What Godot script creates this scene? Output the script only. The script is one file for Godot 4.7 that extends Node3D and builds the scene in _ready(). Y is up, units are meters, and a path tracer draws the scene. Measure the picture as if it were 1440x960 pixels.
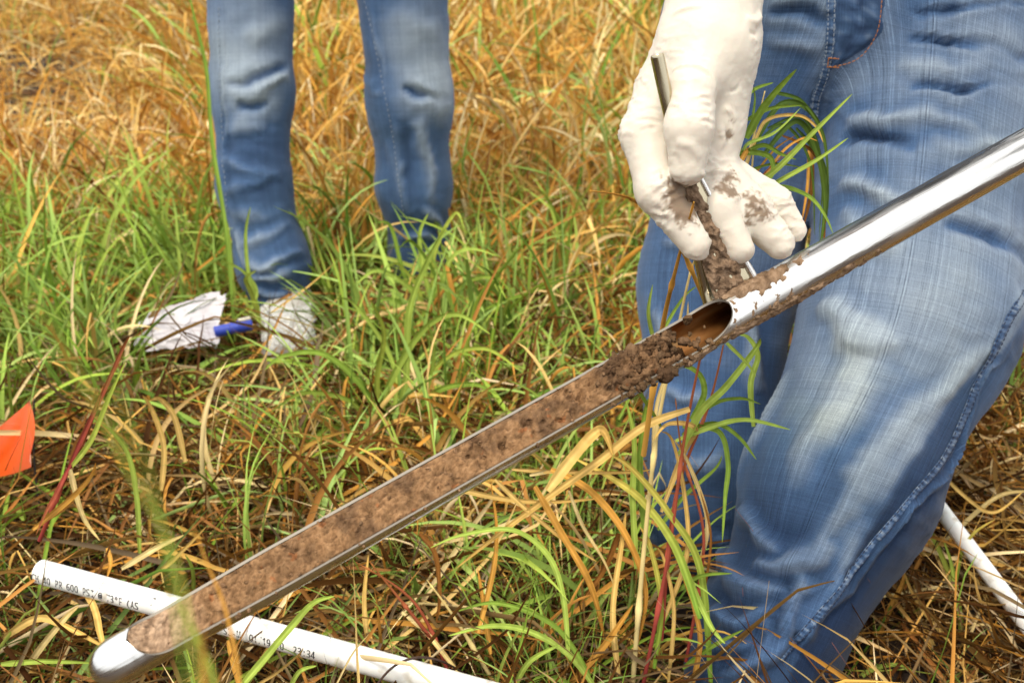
extends Node3D
# A field in overcast light: a kneeling person in jeans holds a soil sampler, another stands in tall dry grass behind.

const PITCH := 22.0
const EYE := Vector3(0, 0.64, 0)
const FPX := 1400.0

var cam_f: Vector3
var cam_u: Vector3
var M := {}
var names := {}
var rng := RandomNumberGenerator.new()
var n_fine := FastNoiseLite.new()
var n_mid := FastNoiseLite.new()
var n_big := FastNoiseLite.new()

# ---------------------------------------------------------------- geometry collector
class Geo:
	var v := PackedVector3Array()
	var uv := PackedVector2Array()
	var c := PackedColorArray()
	var i := PackedInt32Array()

	func add(p: Vector3, t := Vector2.ZERO, col := Color.WHITE) -> int:
		v.append(p)
		uv.append(t)
		c.append(col)
		return v.size() - 1

	func tri(a: int, b: int, d: int) -> void:
		i.append(a)
		i.append(b)
		i.append(d)

	func quad(a: int, b: int, d: int, e: int) -> void:
		tri(a, b, d)
		tri(a, d, e)

	# links rows x cols vertices that start at «first»
	func link(first: int, rows: int, cols: int, flip := false, round_ := false) -> void:
		for r in rows - 1:
			for k in (cols if round_ else cols - 1):
				var k2 := (k + 1) % cols
				var a := first + r * cols + k
				var b := first + r * cols + k2
				var d := first + (r + 1) * cols + k2
				var e := first + (r + 1) * cols + k
				if flip:
					quad(a, e, d, b)
				else:
					quad(a, b, d, e)

	func normals() -> PackedVector3Array:
		var n := PackedVector3Array()
		n.resize(v.size())
		for t in range(0, i.size(), 3):
			var a := v[i[t]]
			var f := (v[i[t + 2]] - a).cross(v[i[t + 1]] - a)
			n[i[t]] += f
			n[i[t + 1]] += f
			n[i[t + 2]] += f
		for k in n.size():
			n[k] = n[k].normalized() if n[k].length_squared() > 1e-20 else Vector3.UP
		return n

	func mesh() -> ArrayMesh:
		var arr := []
		arr.resize(Mesh.ARRAY_MAX)
		arr[Mesh.ARRAY_VERTEX] = v
		arr[Mesh.ARRAY_NORMAL] = normals()
		arr[Mesh.ARRAY_TEX_UV] = uv
		arr[Mesh.ARRAY_COLOR] = c
		arr[Mesh.ARRAY_INDEX] = i
		var m := ArrayMesh.new()
		m.add_surface_from_arrays(Mesh.PRIMITIVE_TRIANGLES, arr)
		return m

	# a round tube through points, one radius each, ends closed
	func tube(pts: Array, rad: Array, sides := 10, col := Color.WHITE, cap := true) -> void:
		var first := v.size()
		var side := Vector3.ZERO
		for k in pts.size():
			var t: Vector3 = (pts[mini(k + 1, pts.size() - 1)] - pts[maxi(k - 1, 0)]).normalized()
			if side == Vector3.ZERO:
				side = t.cross(Vector3.UP if absf(t.y) < 0.9 else Vector3.RIGHT).normalized()
			side = (side - t * side.dot(t)).normalized()
			var up := t.cross(side)
			for j in sides:
				var a := TAU * j / sides
				add(pts[k] + (side * cos(a) + up * sin(a)) * rad[k], Vector2(float(j) / sides, float(k)), col)
		link(first, pts.size(), sides, true, true)
		if cap:
			for e in [0, pts.size() - 1]:
				var mid := add(pts[e], Vector2.ZERO, col)
				var ring := v.size()
				for j in sides:
					add(v[first + e * sides + j], Vector2.ZERO, col)
				for j in sides:
					if e == 0:
						tri(mid, ring + j, ring + (j + 1) % sides)
					else:
						tri(mid, ring + (j + 1) % sides, ring + j)

# ---------------------------------------------------------------- naming and placing
func numbered(called: String) -> String:
	var n: int = names.get(called, 0)
	names[called] = n + 1
	return called if n == 0 else "%s_%03d" % [called, n]

func tag(o: Node, label := "", category := "", group := "", kind := "") -> Node:
	for kv in [["label", label], ["category", category], ["group", group], ["kind", kind]]:
		if kv[1] != "":
			o.set_meta(kv[0], kv[1])
	return o

func thing(called: String, label: String, category: String, at := Vector3.ZERO, group := "") -> Node3D:
	var o := Node3D.new()
	o.name = numbered(called)
	o.position = at
	add_child(o, true)
	tag(o, label, category, group)
	return o

func part(called: String, g: Geo, mat: Material, parent: Node3D) -> MeshInstance3D:
	var o := MeshInstance3D.new()
	o.name = called if parent != self else numbered(called)
	if parent != self:
		var off := Vector3.ZERO
		var q: Node = parent
		while q != self:
			off += q.position
			q = q.get_parent()
		if off != Vector3.ZERO:
			for k in g.v.size():
				g.v[k] -= off
	o.mesh = g.mesh()
	o.material_override = mat
	parent.add_child(o, true)
	return o

# a point that the photograph shows at pixel (x, y) of 1440 x 960, so many metres deep
func at_px(x: float, y: float, z: float) -> Vector3:
	return EYE + (cam_f + Vector3.RIGHT * ((x - 720.0) / FPX) - cam_u * ((y - 480.0) / FPX)) * z

func curve(pts: Array, steps: int) -> Array:
	var out := []
	var n := pts.size() - 1
	for k in steps + 1:
		var t := float(k) / steps * n
		var j := mini(int(t), n - 1)
		var f := t - j
		var a = pts[maxi(j - 1, 0)]
		var d = pts[mini(j + 2, n)]
		out.append(pts[j].cubic_interpolate(pts[j + 1], a, d, f) if not (pts[j] is float) else cubic_interpolate(pts[j], pts[j + 1], a, d, f))
	return out

# ---------------------------------------------------------------- distance fields meshed as surface nets
# a bone: [from, to, radius there, radius here, blend width]
func field(p: Vector3, bones: Array) -> float:
	var d := 1e9
	for b in bones:
		var ba: Vector3 = b[5]
		var pa: Vector3 = p - b[0]
		var h := clampf(pa.dot(ba) * b[6], 0.0, 1.0)
		var e: float = (pa - ba * h).length() - lerpf(b[2], b[3], h)
		var k: float = b[4]
		var w := k - absf(d - e)
		d = minf(d, e)
		if w > 0.0:
			d -= w * w / k * 0.25
	return d

func ready_bones(list: Array) -> Array:
	var out := []
	for b in list:
		var ba: Vector3 = b[1] - b[0]
		out.append([b[0], b[1], b[2], b[3], b[4] if b.size() > 4 else 0.03, ba, 1.0 / maxf(ba.length_squared(), 1e-9)])
	return out

func nets(bones: Array, cell: float) -> Geo:
	var g := Geo.new()
	var lo := Vector3.ONE * 1e9
	var hi := -lo
	for b in bones:
		for e in 2:
			var r: float = maxf(b[2], b[3]) + cell * 3.0
			lo = lo.min(b[e] - Vector3.ONE * r)
			hi = hi.max(b[e] + Vector3.ONE * r)
	const B := 4
	var bx := int(ceil((hi.x - lo.x) / cell / B))
	var by := int(ceil((hi.y - lo.y) / cell / B))
	var bz := int(ceil((hi.z - lo.z) / cell / B))
	var nx := bx * B + 1
	var ny := by * B + 1
	var nz := bz * B + 1
	var f := PackedFloat32Array()
	f.resize(nx * ny * nz)
	f.fill(1.0)
	var id := PackedInt32Array()
	id.resize(nx * ny * nz)
	id.fill(-1)
	var reach := cell * B * 0.87
	var active := []
	for z in bz:
		for y in by:
			for x in bx:
				var mid := lo + Vector3(x + 0.5, y + 0.5, z + 0.5) * cell * B
				var d := field(mid, bones)
				if absf(d) > reach * 1.15:
					continue
				var near := []
				for b in bones:
					var ba: Vector3 = b[5]
					var pa: Vector3 = mid - b[0]
					var h := clampf(pa.dot(ba) * b[6], 0.0, 1.0)
					if (pa - ba * h).length() - lerpf(b[2], b[3], h) < d + 2.0 * reach + 2.0 * b[4]:
						near.append(b)
				active.append(Vector3i(x, y, z) * B)
				for k in B + 1:
					for j in B + 1:
						var row := ((z * B + k) * ny + y * B + j) * nx + x * B
						for i in B + 1:
							if f[row + i] == 1.0:
								f[row + i] = field(lo + Vector3(x * B + i, y * B + j, z * B + k) * cell, near)
	var sx := 1
	var sy := nx
	var sz := nx * ny
	var corner := [0, sx, sy, sx + sy, sz, sx + sz, sy + sz, sx + sy + sz]
	var cells := PackedInt32Array()
	for a in active:
		for k in B:
			for j in B:
				for i in B:
					var at: int = ((a.z + k) * ny + a.y + j) * nx + a.x + i
					var inside := 0
					for q in 8:
						if f[at + corner[q]] < 0.0:
							inside += 1
					if inside == 0 or inside == 8:
						continue
					var sum := Vector3.ZERO
					var count := 0
					for q in 8:
						for ax in 3:
							if q & (1 << ax):
								continue
							var f0 := f[at + corner[q]]
							var f1 := f[at + corner[q | (1 << ax)]]
							if (f0 < 0.0) != (f1 < 0.0):
								var p := Vector3(q & 1, (q >> 1) & 1, q >> 2)
								p[ax] += f0 / (f0 - f1)
								sum += p
								count += 1
					id[at] = g.add(lo + (Vector3(a.x + i, a.y + j, a.z + k) + sum / count) * cell)
					cells.append(at)
	var step := [sx, sy, sz]
	for at in cells:
		for ax in 3:
			var f0 := f[at]
			var f1 := f[at + step[ax]]
			if (f0 < 0.0) == (f1 < 0.0):
				continue
			var u: int = step[(ax + 1) % 3]
			var w: int = step[(ax + 2) % 3]
			if at - u - w < 0:
				continue
			var q := [id[at], id[at - u], id[at - u - w], id[at - w]]
			if q.min() < 0:
				continue
			if f0 < 0.0:
				g.quad(q[0], q[3], q[2], q[1])
			else:
				g.quad(q[0], q[1], q[2], q[3])
	# draw every vertex onto the true surface, which takes the steps of the grid out of it
	for pass_ in 2:
		var nrm := g.normals()
		for k in g.v.size():
			g.v[k] -= nrm[k] * field(g.v[k], bones)
	return g

# where the line of sight through a pixel meets a field (used to lay seams and folds on cloth)
func surface_at(x: float, y: float, bones: Array, from := 0.5) -> Vector3:
	var dir := (at_px(x, y, 1.0) - EYE)
	var z := from
	var best := 1e9
	var best_z := z
	for k in 90:
		var d := field(EYE + dir * z, bones)
		if d < best:
			best = d
			best_z = z
		if d < 0.0005:
			break
		z += maxf(d * 0.8, 0.0006)
	return EYE + dir * best_z

# folds: [points on the cloth, height, width]
func fold_height(p: Vector3, folds: Array) -> float:
	var h := 0.0
	for fo in folds:
		var c: Vector3 = fo[3]
		if p.distance_squared_to(c) > fo[4]:
			continue
		var pts: Array = fo[0]
		var best := 1e9
		var along := 0.0
		for k in pts.size() - 1:
			var a: Vector3 = pts[k]
			var ba: Vector3 = pts[k + 1] - a
			var t := clampf((p - a).dot(ba) / ba.length_squared(), 0.0, 1.0)
			var d := p.distance_to(a + ba * t)
			if d < best:
				best = d
				along = (k + t) / (pts.size() - 1)
		var q: float = best / fo[2]
		if q < 4.0:
			var taper := 1.0 - pow(absf(2.0 * along - 1.0), 3.0)
			h += fo[1] * taper * (1.45 * exp(-q * q) - 0.5 * exp(-q * q * 0.22))
	return h

func make_folds(list: Array, bones: Array, from := 0.5) -> Array:
	var out := []
	for fo in list:
		var pts := []
		for k in range(0, fo[0].size(), 2):
			pts.append(surface_at(fo[0][k], fo[0][k + 1], bones, from))
		pts = curve(pts, (pts.size() - 1) * 4)
		var c := Vector3.ZERO
		for p in pts:
			c += p / pts.size()
		var r := 0.0
		for p in pts:
			r = maxf(r, p.distance_to(c))
		out.append([pts, fo[1], fo[2], c, pow(r + 4.0 * fo[2], 2.0)])
	return out

func _ready() -> void:
	rng.seed = 7
	for s in [[n_fine, 11, 0.0], [n_mid, 12, 0.0], [n_big, 13, 0.0]]:
		s[0].seed = s[1]
		s[0].noise_type = FastNoiseLite.TYPE_SIMPLEX_SMOOTH
		s[0].frequency = 1.0
		s[0].fractal_type = FastNoiseLite.FRACTAL_FBM
		s[0].fractal_octaves = 3
	var p := deg_to_rad(PITCH)
	cam_f = Vector3(0, -sin(p), -cos(p))
	cam_u = Vector3(0, cos(p), -sin(p))

	# camera
	var cam := Camera3D.new()
	cam.name = "camera"
	cam.position = EYE
	cam.rotation.x = -p
	cam.near = 0.02
	cam.far = 600.0
	var lens := CameraAttributesPhysical.new()
	lens.frustum_focal_length = 35.0
	lens.frustum_focus_distance = 0.68
	lens.exposure_aperture = 11.0
	lens.frustum_near = 0.02
	lens.frustum_far = 600.0
	cam.fov = rad_to_deg(2.0 * atan(480.0 / FPX))
	cam.attributes = lens
	add_child(cam)
	cam.current = true

	# sky, exposure, sun behind cloud
	var env := Environment.new()
	env.background_mode = Environment.BG_SKY
	var sky := Sky.new()
	var sm := ProceduralSkyMaterial.new()
	sm.sky_top_color = Color(0.97, 0.97, 0.965)
	sm.sky_horizon_color = Color(0.86, 0.87, 0.88)
	sm.sky_curve = 0.2
	sm.ground_bottom_color = Color(0.3, 0.25, 0.15)
	sm.ground_horizon_color = Color(0.5, 0.45, 0.35)
	sm.sky_energy_multiplier = 0.92
	sky.sky_material = sm
	env.sky = sky
	env.tonemap_mode = Environment.TONE_MAPPER_LINEAR
	env.tonemap_exposure = 2.12
	env.sdfgi_enabled = true
	env.ssao_enabled = true
	env.ssil_enabled = true
	var we := WorldEnvironment.new()
	we.name = "world_environment"
	we.environment = env
	add_child(we)
	var sun := DirectionalLight3D.new()
	sun.name = "sun"
	sun.light_energy = 0.44
	sun.light_color = Color(1.0, 0.96, 0.89)
	sun.light_angular_distance = 15.0
	sun.shadow_enabled = true
	sun.rotation_degrees = Vector3(-62, -32, 0)
	add_child(sun)

	materials()
	ground()
	grass()
	person_kneeling()
	person_standing()
	sampler()
	pipes()
	small_things()
	clumps()

# ---------------------------------------------------------------- materials
func noise_tex(seed_: int, freq: float, oct: int, type := FastNoiseLite.TYPE_SIMPLEX_SMOOTH, size := 256, ramp: Array = []) -> NoiseTexture2D:
	var f := FastNoiseLite.new()
	f.seed = seed_
	f.noise_type = type
	f.frequency = freq
	f.fractal_octaves = oct
	var t := NoiseTexture2D.new()
	t.width = size
	t.height = size
	t.seamless = true
	t.noise = f
	if ramp.size():
		var g := Gradient.new()
		g.offsets = PackedFloat32Array(ramp[0])
		g.colors = PackedColorArray(ramp[1])
		t.color_ramp = g
	return t

func mat(name_: String, col: Color, rough: float, metal := 0.0, vertex := false) -> StandardMaterial3D:
	var m := StandardMaterial3D.new()
	m.resource_name = name_
	m.albedo_color = col.linear_to_srgb()
	m.roughness = rough
	m.metallic = metal
	m.vertex_color_use_as_albedo = vertex
	m.cull_mode = BaseMaterial3D.CULL_DISABLED
	M[name_] = m
	return m

# blue warp and pale weft: threads, slubs along the leg, a diagonal twill
func denim_image() -> Image:
	var s := 1024
	var im := Image.create(s, s, false, Image.FORMAT_RGB8)
	var r := RandomNumberGenerator.new()
	r.seed = 5
	var slub := PackedFloat32Array()
	var weft := PackedFloat32Array()
	for k in s:
		slub.append(r.randf_range(-0.11, 0.11) + (r.randf_range(0.10, 0.30) if r.randf() < 0.14 else 0.0) - (r.randf_range(0.08, 0.28) if r.randf() < 0.14 else 0.0))
		weft.append(r.randf_range(-0.06, 0.06))
	var f := FastNoiseLite.new()
	f.seed = 3
	f.frequency = 0.012
	for y in s:
		for x in s:
			var streak := slub[x] * (0.6 + 0.9 * f.get_noise_2d(x * 9.0, y * 1.3))
			var twill := 0.10 if (x + y) % 4 == 0 else (-0.06 if (x + y) % 4 == 2 else 0.0)
			var v := clampf(0.70 + streak + weft[y] + twill + r.randf_range(-0.07, 0.07), 0.0, 1.0)
			im.set_pixel(x, y, Color(v, 0.02 + v * 0.98, minf(1.0, 0.08 + v * 0.94)))
	return im

func materials() -> void:
	var gm := mat("green_leaf", Color.WHITE, 0.6, 0.0, true)
	gm.backlight_enabled = true
	gm.backlight = Color(0.36, 0.36, 0.28)
	gm.metallic_specular = 0.2
	var dm := mat("straw", Color.WHITE, 0.75, 0.0, true)
	dm.backlight_enabled = true
	dm.backlight = Color(0.24, 0.22, 0.18)
	dm.metallic_specular = 0.16
	var so := mat("soil", Color.WHITE, 0.95)
	so.albedo_texture = noise_tex(21, 0.02, 5, FastNoiseLite.TYPE_SIMPLEX_SMOOTH, 512, [[0.0, 0.45, 1.0], [Color(0.09, 0.055, 0.035), Color(0.17, 0.11, 0.065), Color(0.30, 0.20, 0.11)]])
	so.heightmap_enabled = true
	so.heightmap_texture = noise_tex(22, 0.03, 5)
	so.heightmap_scale = 3.0
	so.uv1_triplanar = true
	so.uv1_world_triplanar = true
	so.uv1_scale = Vector3.ONE * 1.6
	var denim := ImageTexture.create_from_image(denim_image())
	var jm := mat("denim", Color.WHITE, 0.85, 0.0, true)
	jm.albedo_texture = denim
	jm.heightmap_enabled = true
	jm.heightmap_texture = denim
	jm.heightmap_scale = 0.025
	jm.rim_enabled = true
	jm.rim = 0.25
	jm.rim_tint = 0.6
	jm.metallic_specular = 0.25
	mat("thread_orange", Color(0.36, 0.13, 0.03), 0.8)
	mat("thread_dark", Color(0.02, 0.028, 0.06), 0.9)
	mat("thread_pale", Color(0.27, 0.31, 0.37), 0.9)
	var gl := mat("glove", Color.WHITE, 0.5, 0.0, true)
	gl.subsurf_scatter_enabled = true
	gl.subsurf_scatter_strength = 0.12
	gl.heightmap_enabled = true
	gl.heightmap_texture = noise_tex(31, 0.02, 4)
	gl.heightmap_scale = 0.04
	gl.uv1_triplanar = true
	gl.uv1_scale = Vector3.ONE * 14.0
	gl.metallic_specular = 0.4
	var scuff := noise_tex(41, 0.012, 4, FastNoiseLite.TYPE_SIMPLEX_SMOOTH, 256, [[0.0, 0.5, 1.0], [Color(0.12, 0.12, 0.12), Color(0.22, 0.22, 0.22), Color(0.42, 0.42, 0.42)]])
	var st := mat("steel", Color(0.72, 0.71, 0.69), 1.0, 1.0)
	st.roughness_texture = scuff
	st.heightmap_enabled = true
	st.heightmap_texture = noise_tex(42, 0.05, 3)
	st.heightmap_scale = 0.012
	var ru := mat("rusty_steel", Color(0.32, 0.215, 0.12), 0.34, 0.75, false)
	ru.albedo_texture = noise_tex(43, 0.01, 4, FastNoiseLite.TYPE_SIMPLEX_SMOOTH, 256, [[0.0, 0.5, 1.0], [Color(0.45, 0.26, 0.1), Color(0.9, 0.72, 0.5), Color(1, 0.95, 0.85)]])
	var mu := mat("mud", Color.WHITE, 0.9, 0.0, true)
	mu.heightmap_enabled = true
	mu.heightmap_texture = noise_tex(51, 0.03, 5)
	mu.heightmap_scale = 0.3
	mu.uv1_triplanar = true
	mu.uv1_scale = Vector3.ONE * 22.0
	mu.albedo_texture = noise_tex(52, 0.03, 5, FastNoiseLite.TYPE_SIMPLEX_SMOOTH, 256, [[0.0, 0.5, 1.0], [Color(0.5, 0.46, 0.43), Color(0.86, 0.83, 0.80), Color(1, 1, 1)]])
	mu.metallic_specular = 0.25
	var pv := mat("white_plastic_pipe", Color(0.82, 0.82, 0.80), 0.35)
	pv.albedo_texture = noise_tex(61, 0.015, 5, FastNoiseLite.TYPE_SIMPLEX_SMOOTH, 256, [[0.0, 0.22, 0.36, 1.0], [Color(0.62, 0.55, 0.45), Color(0.86, 0.83, 0.78), Color(1, 1, 1), Color(1, 1, 1)]])
	pv.uv1_triplanar = true
	pv.uv1_scale = Vector3.ONE * 9.0
	pv.subsurf_scatter_enabled = true
	pv.subsurf_scatter_strength = 0.05
	mat("ink", Color(0.02, 0.02, 0.022), 0.7)
	var fl := mat("orange_flag", Color(1.0, 0.085, 0.004), 0.6)
	fl.metallic_specular = 0.2
	fl.backlight_enabled = true
	fl.backlight = Color(1.0, 0.9, 0.8)
	mat("wire", Color(0.03, 0.03, 0.03), 0.5, 0.6)
	var bg := mat("white_film", Color(0.8, 0.78, 0.8), 0.3, 0.0, true)
	bg.backlight_enabled = true
	bg.backlight = Color(0.5, 0.5, 0.5)
	var cf := mat("clear_film", Color(0.85, 0.85, 0.82), 0.22)
	cf.transparency = BaseMaterial3D.TRANSPARENCY_ALPHA
	cf.albedo_color.a = 0.28
	mat("blue_plastic", Color(0.03, 0.06, 0.42), 0.35)
	mat("cream_plastic", Color(0.7, 0.66, 0.55), 0.4)
	var dull := mat("worn_edge", Color(0.26, 0.235, 0.20), 0.6, 0.55)
	dull.metallic_specular = 0.4
	var bz := mat("bronzed_steel", Color(0.50, 0.44, 0.31), 1.0, 1.0)
	bz.roughness_texture = scuff
	mat("dark_smear", Color(0.03, 0.032, 0.036), 0.6)
	mat("pale_shoe", Color(0.5, 0.48, 0.44), 0.7)
	mat("skin", Color(0.5, 0.3, 0.2), 0.5)
	mat("shirt", Color(0.24, 0.25, 0.27), 0.9)
	mat("shoe_leather", Color(0.05, 0.05, 0.06), 0.6)
	mat("hair", Color(0.05, 0.03, 0.02), 0.6)
	mat("twig", Color(0.06, 0.03, 0.02), 0.7)

# ---------------------------------------------------------------- ground
func ground_y(x: float, z: float) -> float:
	var d := -z
	var h := n_big.get_noise_2d(x * 0.9, z * 0.9) * 0.03 + n_mid.get_noise_2d(x * 6.0, z * 6.0) * 0.008
	var up := clampf(d - 2.2, 0.0, 14.0)
	h += 0.13 * up * up / (up + 0.6)
	return h

func ground() -> void:
	var g := Geo.new()
	var xs := []
	for k in range(-60, 61):
		xs.append(signf(k) * (absf(k) * 0.05 + pow(absf(k) / 60.0, 5.0) * 300.0))
	var n := 140
	for r in n:
		var z := 2.0 - (r * 0.05 + pow(float(r) / n, 7.0) * 420.0)
		for x in xs:
			g.add(Vector3(x, ground_y(x, z), z))
	g.link(0, n, xs.size(), true)
	var o := part("ground", g, M.soil, self)
	tag(o, "dark brown soil under the grass of the field", "ground", "", "structure")

# ---------------------------------------------------------------- grass
# one blade along +Y that leans to +Z: a folded strip with a midrib
func blade_mesh(r: RandomNumberGenerator, length: float, width: float, lean: float, bend: float, kink: float, twist: float, green: bool) -> ArrayMesh:
	var g := Geo.new()
	var segs := 11
	var pos := Vector3.ZERO
	var ang := lean
	var kt := r.randf_range(0.3, 0.75)
	var sway := r.randf_range(-0.5, 0.5)
	var az := 0.0
	var roll0 := r.randf_range(-0.6, 0.6)
	var dry_tip := r.randf_range(0.55, 1.15) if green else 2.0
	var kinked := false
	for k in segs + 1:
		var t := float(k) / segs
		var tang := Vector3(sin(az) * sin(ang), cos(ang), cos(az) * sin(ang))
		var side := Vector3(cos(az), 0, -sin(az))
		var nrm := tang.cross(side).normalized()
		var roll := roll0 + twist * t
		var s := (side * cos(roll) + nrm * sin(roll))
		var up := tang.cross(s).normalized()
		var w := width * 0.5 * minf(1.0, 0.55 + t * 3.0) * pow(1.0 - pow(t, 2.4), 0.8)
		w = maxf(w, 0.0002)
		var shade := 1.0 + r.randf_range(-0.08, 0.08)
		var col := Color(shade, shade, shade)
		if green:
			if t < 0.15:
				col = Color(1.5, 1.15, 1.3)
			elif t > dry_tip:
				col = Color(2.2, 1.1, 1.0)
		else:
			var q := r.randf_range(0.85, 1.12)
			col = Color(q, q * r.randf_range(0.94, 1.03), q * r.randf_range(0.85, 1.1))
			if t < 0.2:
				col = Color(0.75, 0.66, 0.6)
		var rib := Color(col.r * 1.2, col.g * 1.15, col.b * 1.25)
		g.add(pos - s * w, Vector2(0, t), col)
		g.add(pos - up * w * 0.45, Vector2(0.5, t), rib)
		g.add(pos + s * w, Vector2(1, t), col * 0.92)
		pos += tang * length / segs
		ang += bend * (0.35 + 1.3 * t) / segs
		az += sway / segs
		if t > kt and not kinked:
			kinked = true
			ang += kink
			az += kink * r.randf_range(-0.5, 0.5)
	g.link(0, segs + 1, 3)
	return g.mesh()

# a thin jointed stem
func stem_mesh(r: RandomNumberGenerator, length: float, bend: float) -> ArrayMesh:
	var g := Geo.new()
	var pts := []
	var rad := []
	var pos := Vector3.ZERO
	var ang := 0.1
	for k in 9:
		pts.append(pos)
		rad.append(0.0011 * (1.0 - k * 0.06) * (1.7 if k % 3 == 1 else 1.0))
		pos += Vector3(0, cos(ang), sin(ang)) * length / 8.0
		ang += bend / 8.0 + r.randf_range(-0.12, 0.12)
	g.tube(pts, rad, 5, Color.WHITE, false)
	return g.mesh()

var kinds := {}
var placed := {}

func plant(kind: String, variant: int, t: Transform3D, col: Color) -> void:
	var key := "%s:%d" % [kind, variant]
	if not placed.has(key):
		placed[key] = [[], []]
	placed[key][0].append(t)
	placed[key][1].append(col)

# roots that would stand inside a person or a thing
func blocked(x: float, z: float) -> bool:
	for c in [[-0.41, -1.60, 0.06], [-0.17, -1.76, 0.07], [-0.51, -1.43, 0.09], [-0.39, -1.47, 0.07], [0.22, -0.84, 0.10], [0.25, -0.92, 0.1], [0.28, -1.08, 0.1], [0.20, -0.98, 0.09]]:
		if Vector2(x - c[0], z - c[1]).length() < c[2]:
			return true
	return false

# how far in front of the white pipe (towards the camera) a root stands; large where it does not matter
func before_pipe(x: float, z: float) -> float:
	var a := Vector2(-0.423, -0.748)
	var b := Vector2(0.05, -0.60)
	var t := (Vector2(x, z) - a).dot(b - a) / (b - a).length_squared()
	if t < -0.1 or t > 1.1:
		return 9.0
	return z - a.lerp(b, t).y

# low growth where the photograph looks over it at something lying in the grass: [side from, side to, distance from, to, height]
func allowed(x: float, z: float) -> float:
	var s := x / -z
	for q in [[-0.40, -0.26, 1.10, 1.52, 0.05], [-0.29, -0.185, 1.15, 1.62, 0.06], [-0.60, -0.43, 0.50, 1.12, 0.05], [0.42, 0.62, 0.55, 1.06, 0.06], [-0.16, -0.06, 1.4, 1.74, 0.10], [0.18, 0.42, 0.5, 0.95, 0.05]]:
		if s > q[0] and s < q[1] and -z > q[2] and -z < q[3]:
			return q[4]
	return 9.0

const GREENS := [Color(0.252, 0.382, 0.0454), Color(0.359, 0.482, 0.0726), Color(0.136, 0.241, 0.0319), Color(0.447, 0.524, 0.109), Color(0.282, 0.423, 0.0998), Color(0.388, 0.543, 0.154)]
const STRAWS := [Color(0.7, 0.423, 0.112), Color(0.806, 0.558, 0.215), Color(0.594, 0.289, 0.0561), Color(0.848, 0.662, 0.347), Color(0.488, 0.228, 0.0561), Color(0.254, 0.113, 0.0328)]
const GOLDS := [Color(0.714, 0.429, 0.11), Color(0.612, 0.323, 0.0699), Color(0.775, 0.547, 0.2), Color(0.816, 0.677, 0.359), Color(0.449, 0.205, 0.0399), Color(0.673, 0.408, 0.0998)]

func pick(list: Array) -> Color:
	var c: Color = list[rng.randi() % list.size()]
	var q := rng.randf_range(0.8, 1.15)
	return Color(c.r * q, c.g * q, c.b * q * rng.randf_range(0.85, 1.15))

func stand(x: float, z: float, lift: float, turn: float, tilt: float, size: float, wide: float) -> Transform3D:
	var b := Basis(Vector3.UP, turn) * Basis(Vector3.RIGHT, tilt)
	b = b * Basis.from_scale(Vector3(size * wide, size, size))
	return Transform3D(b, Vector3(x, ground_y(x, z) + lift, z))

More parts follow.
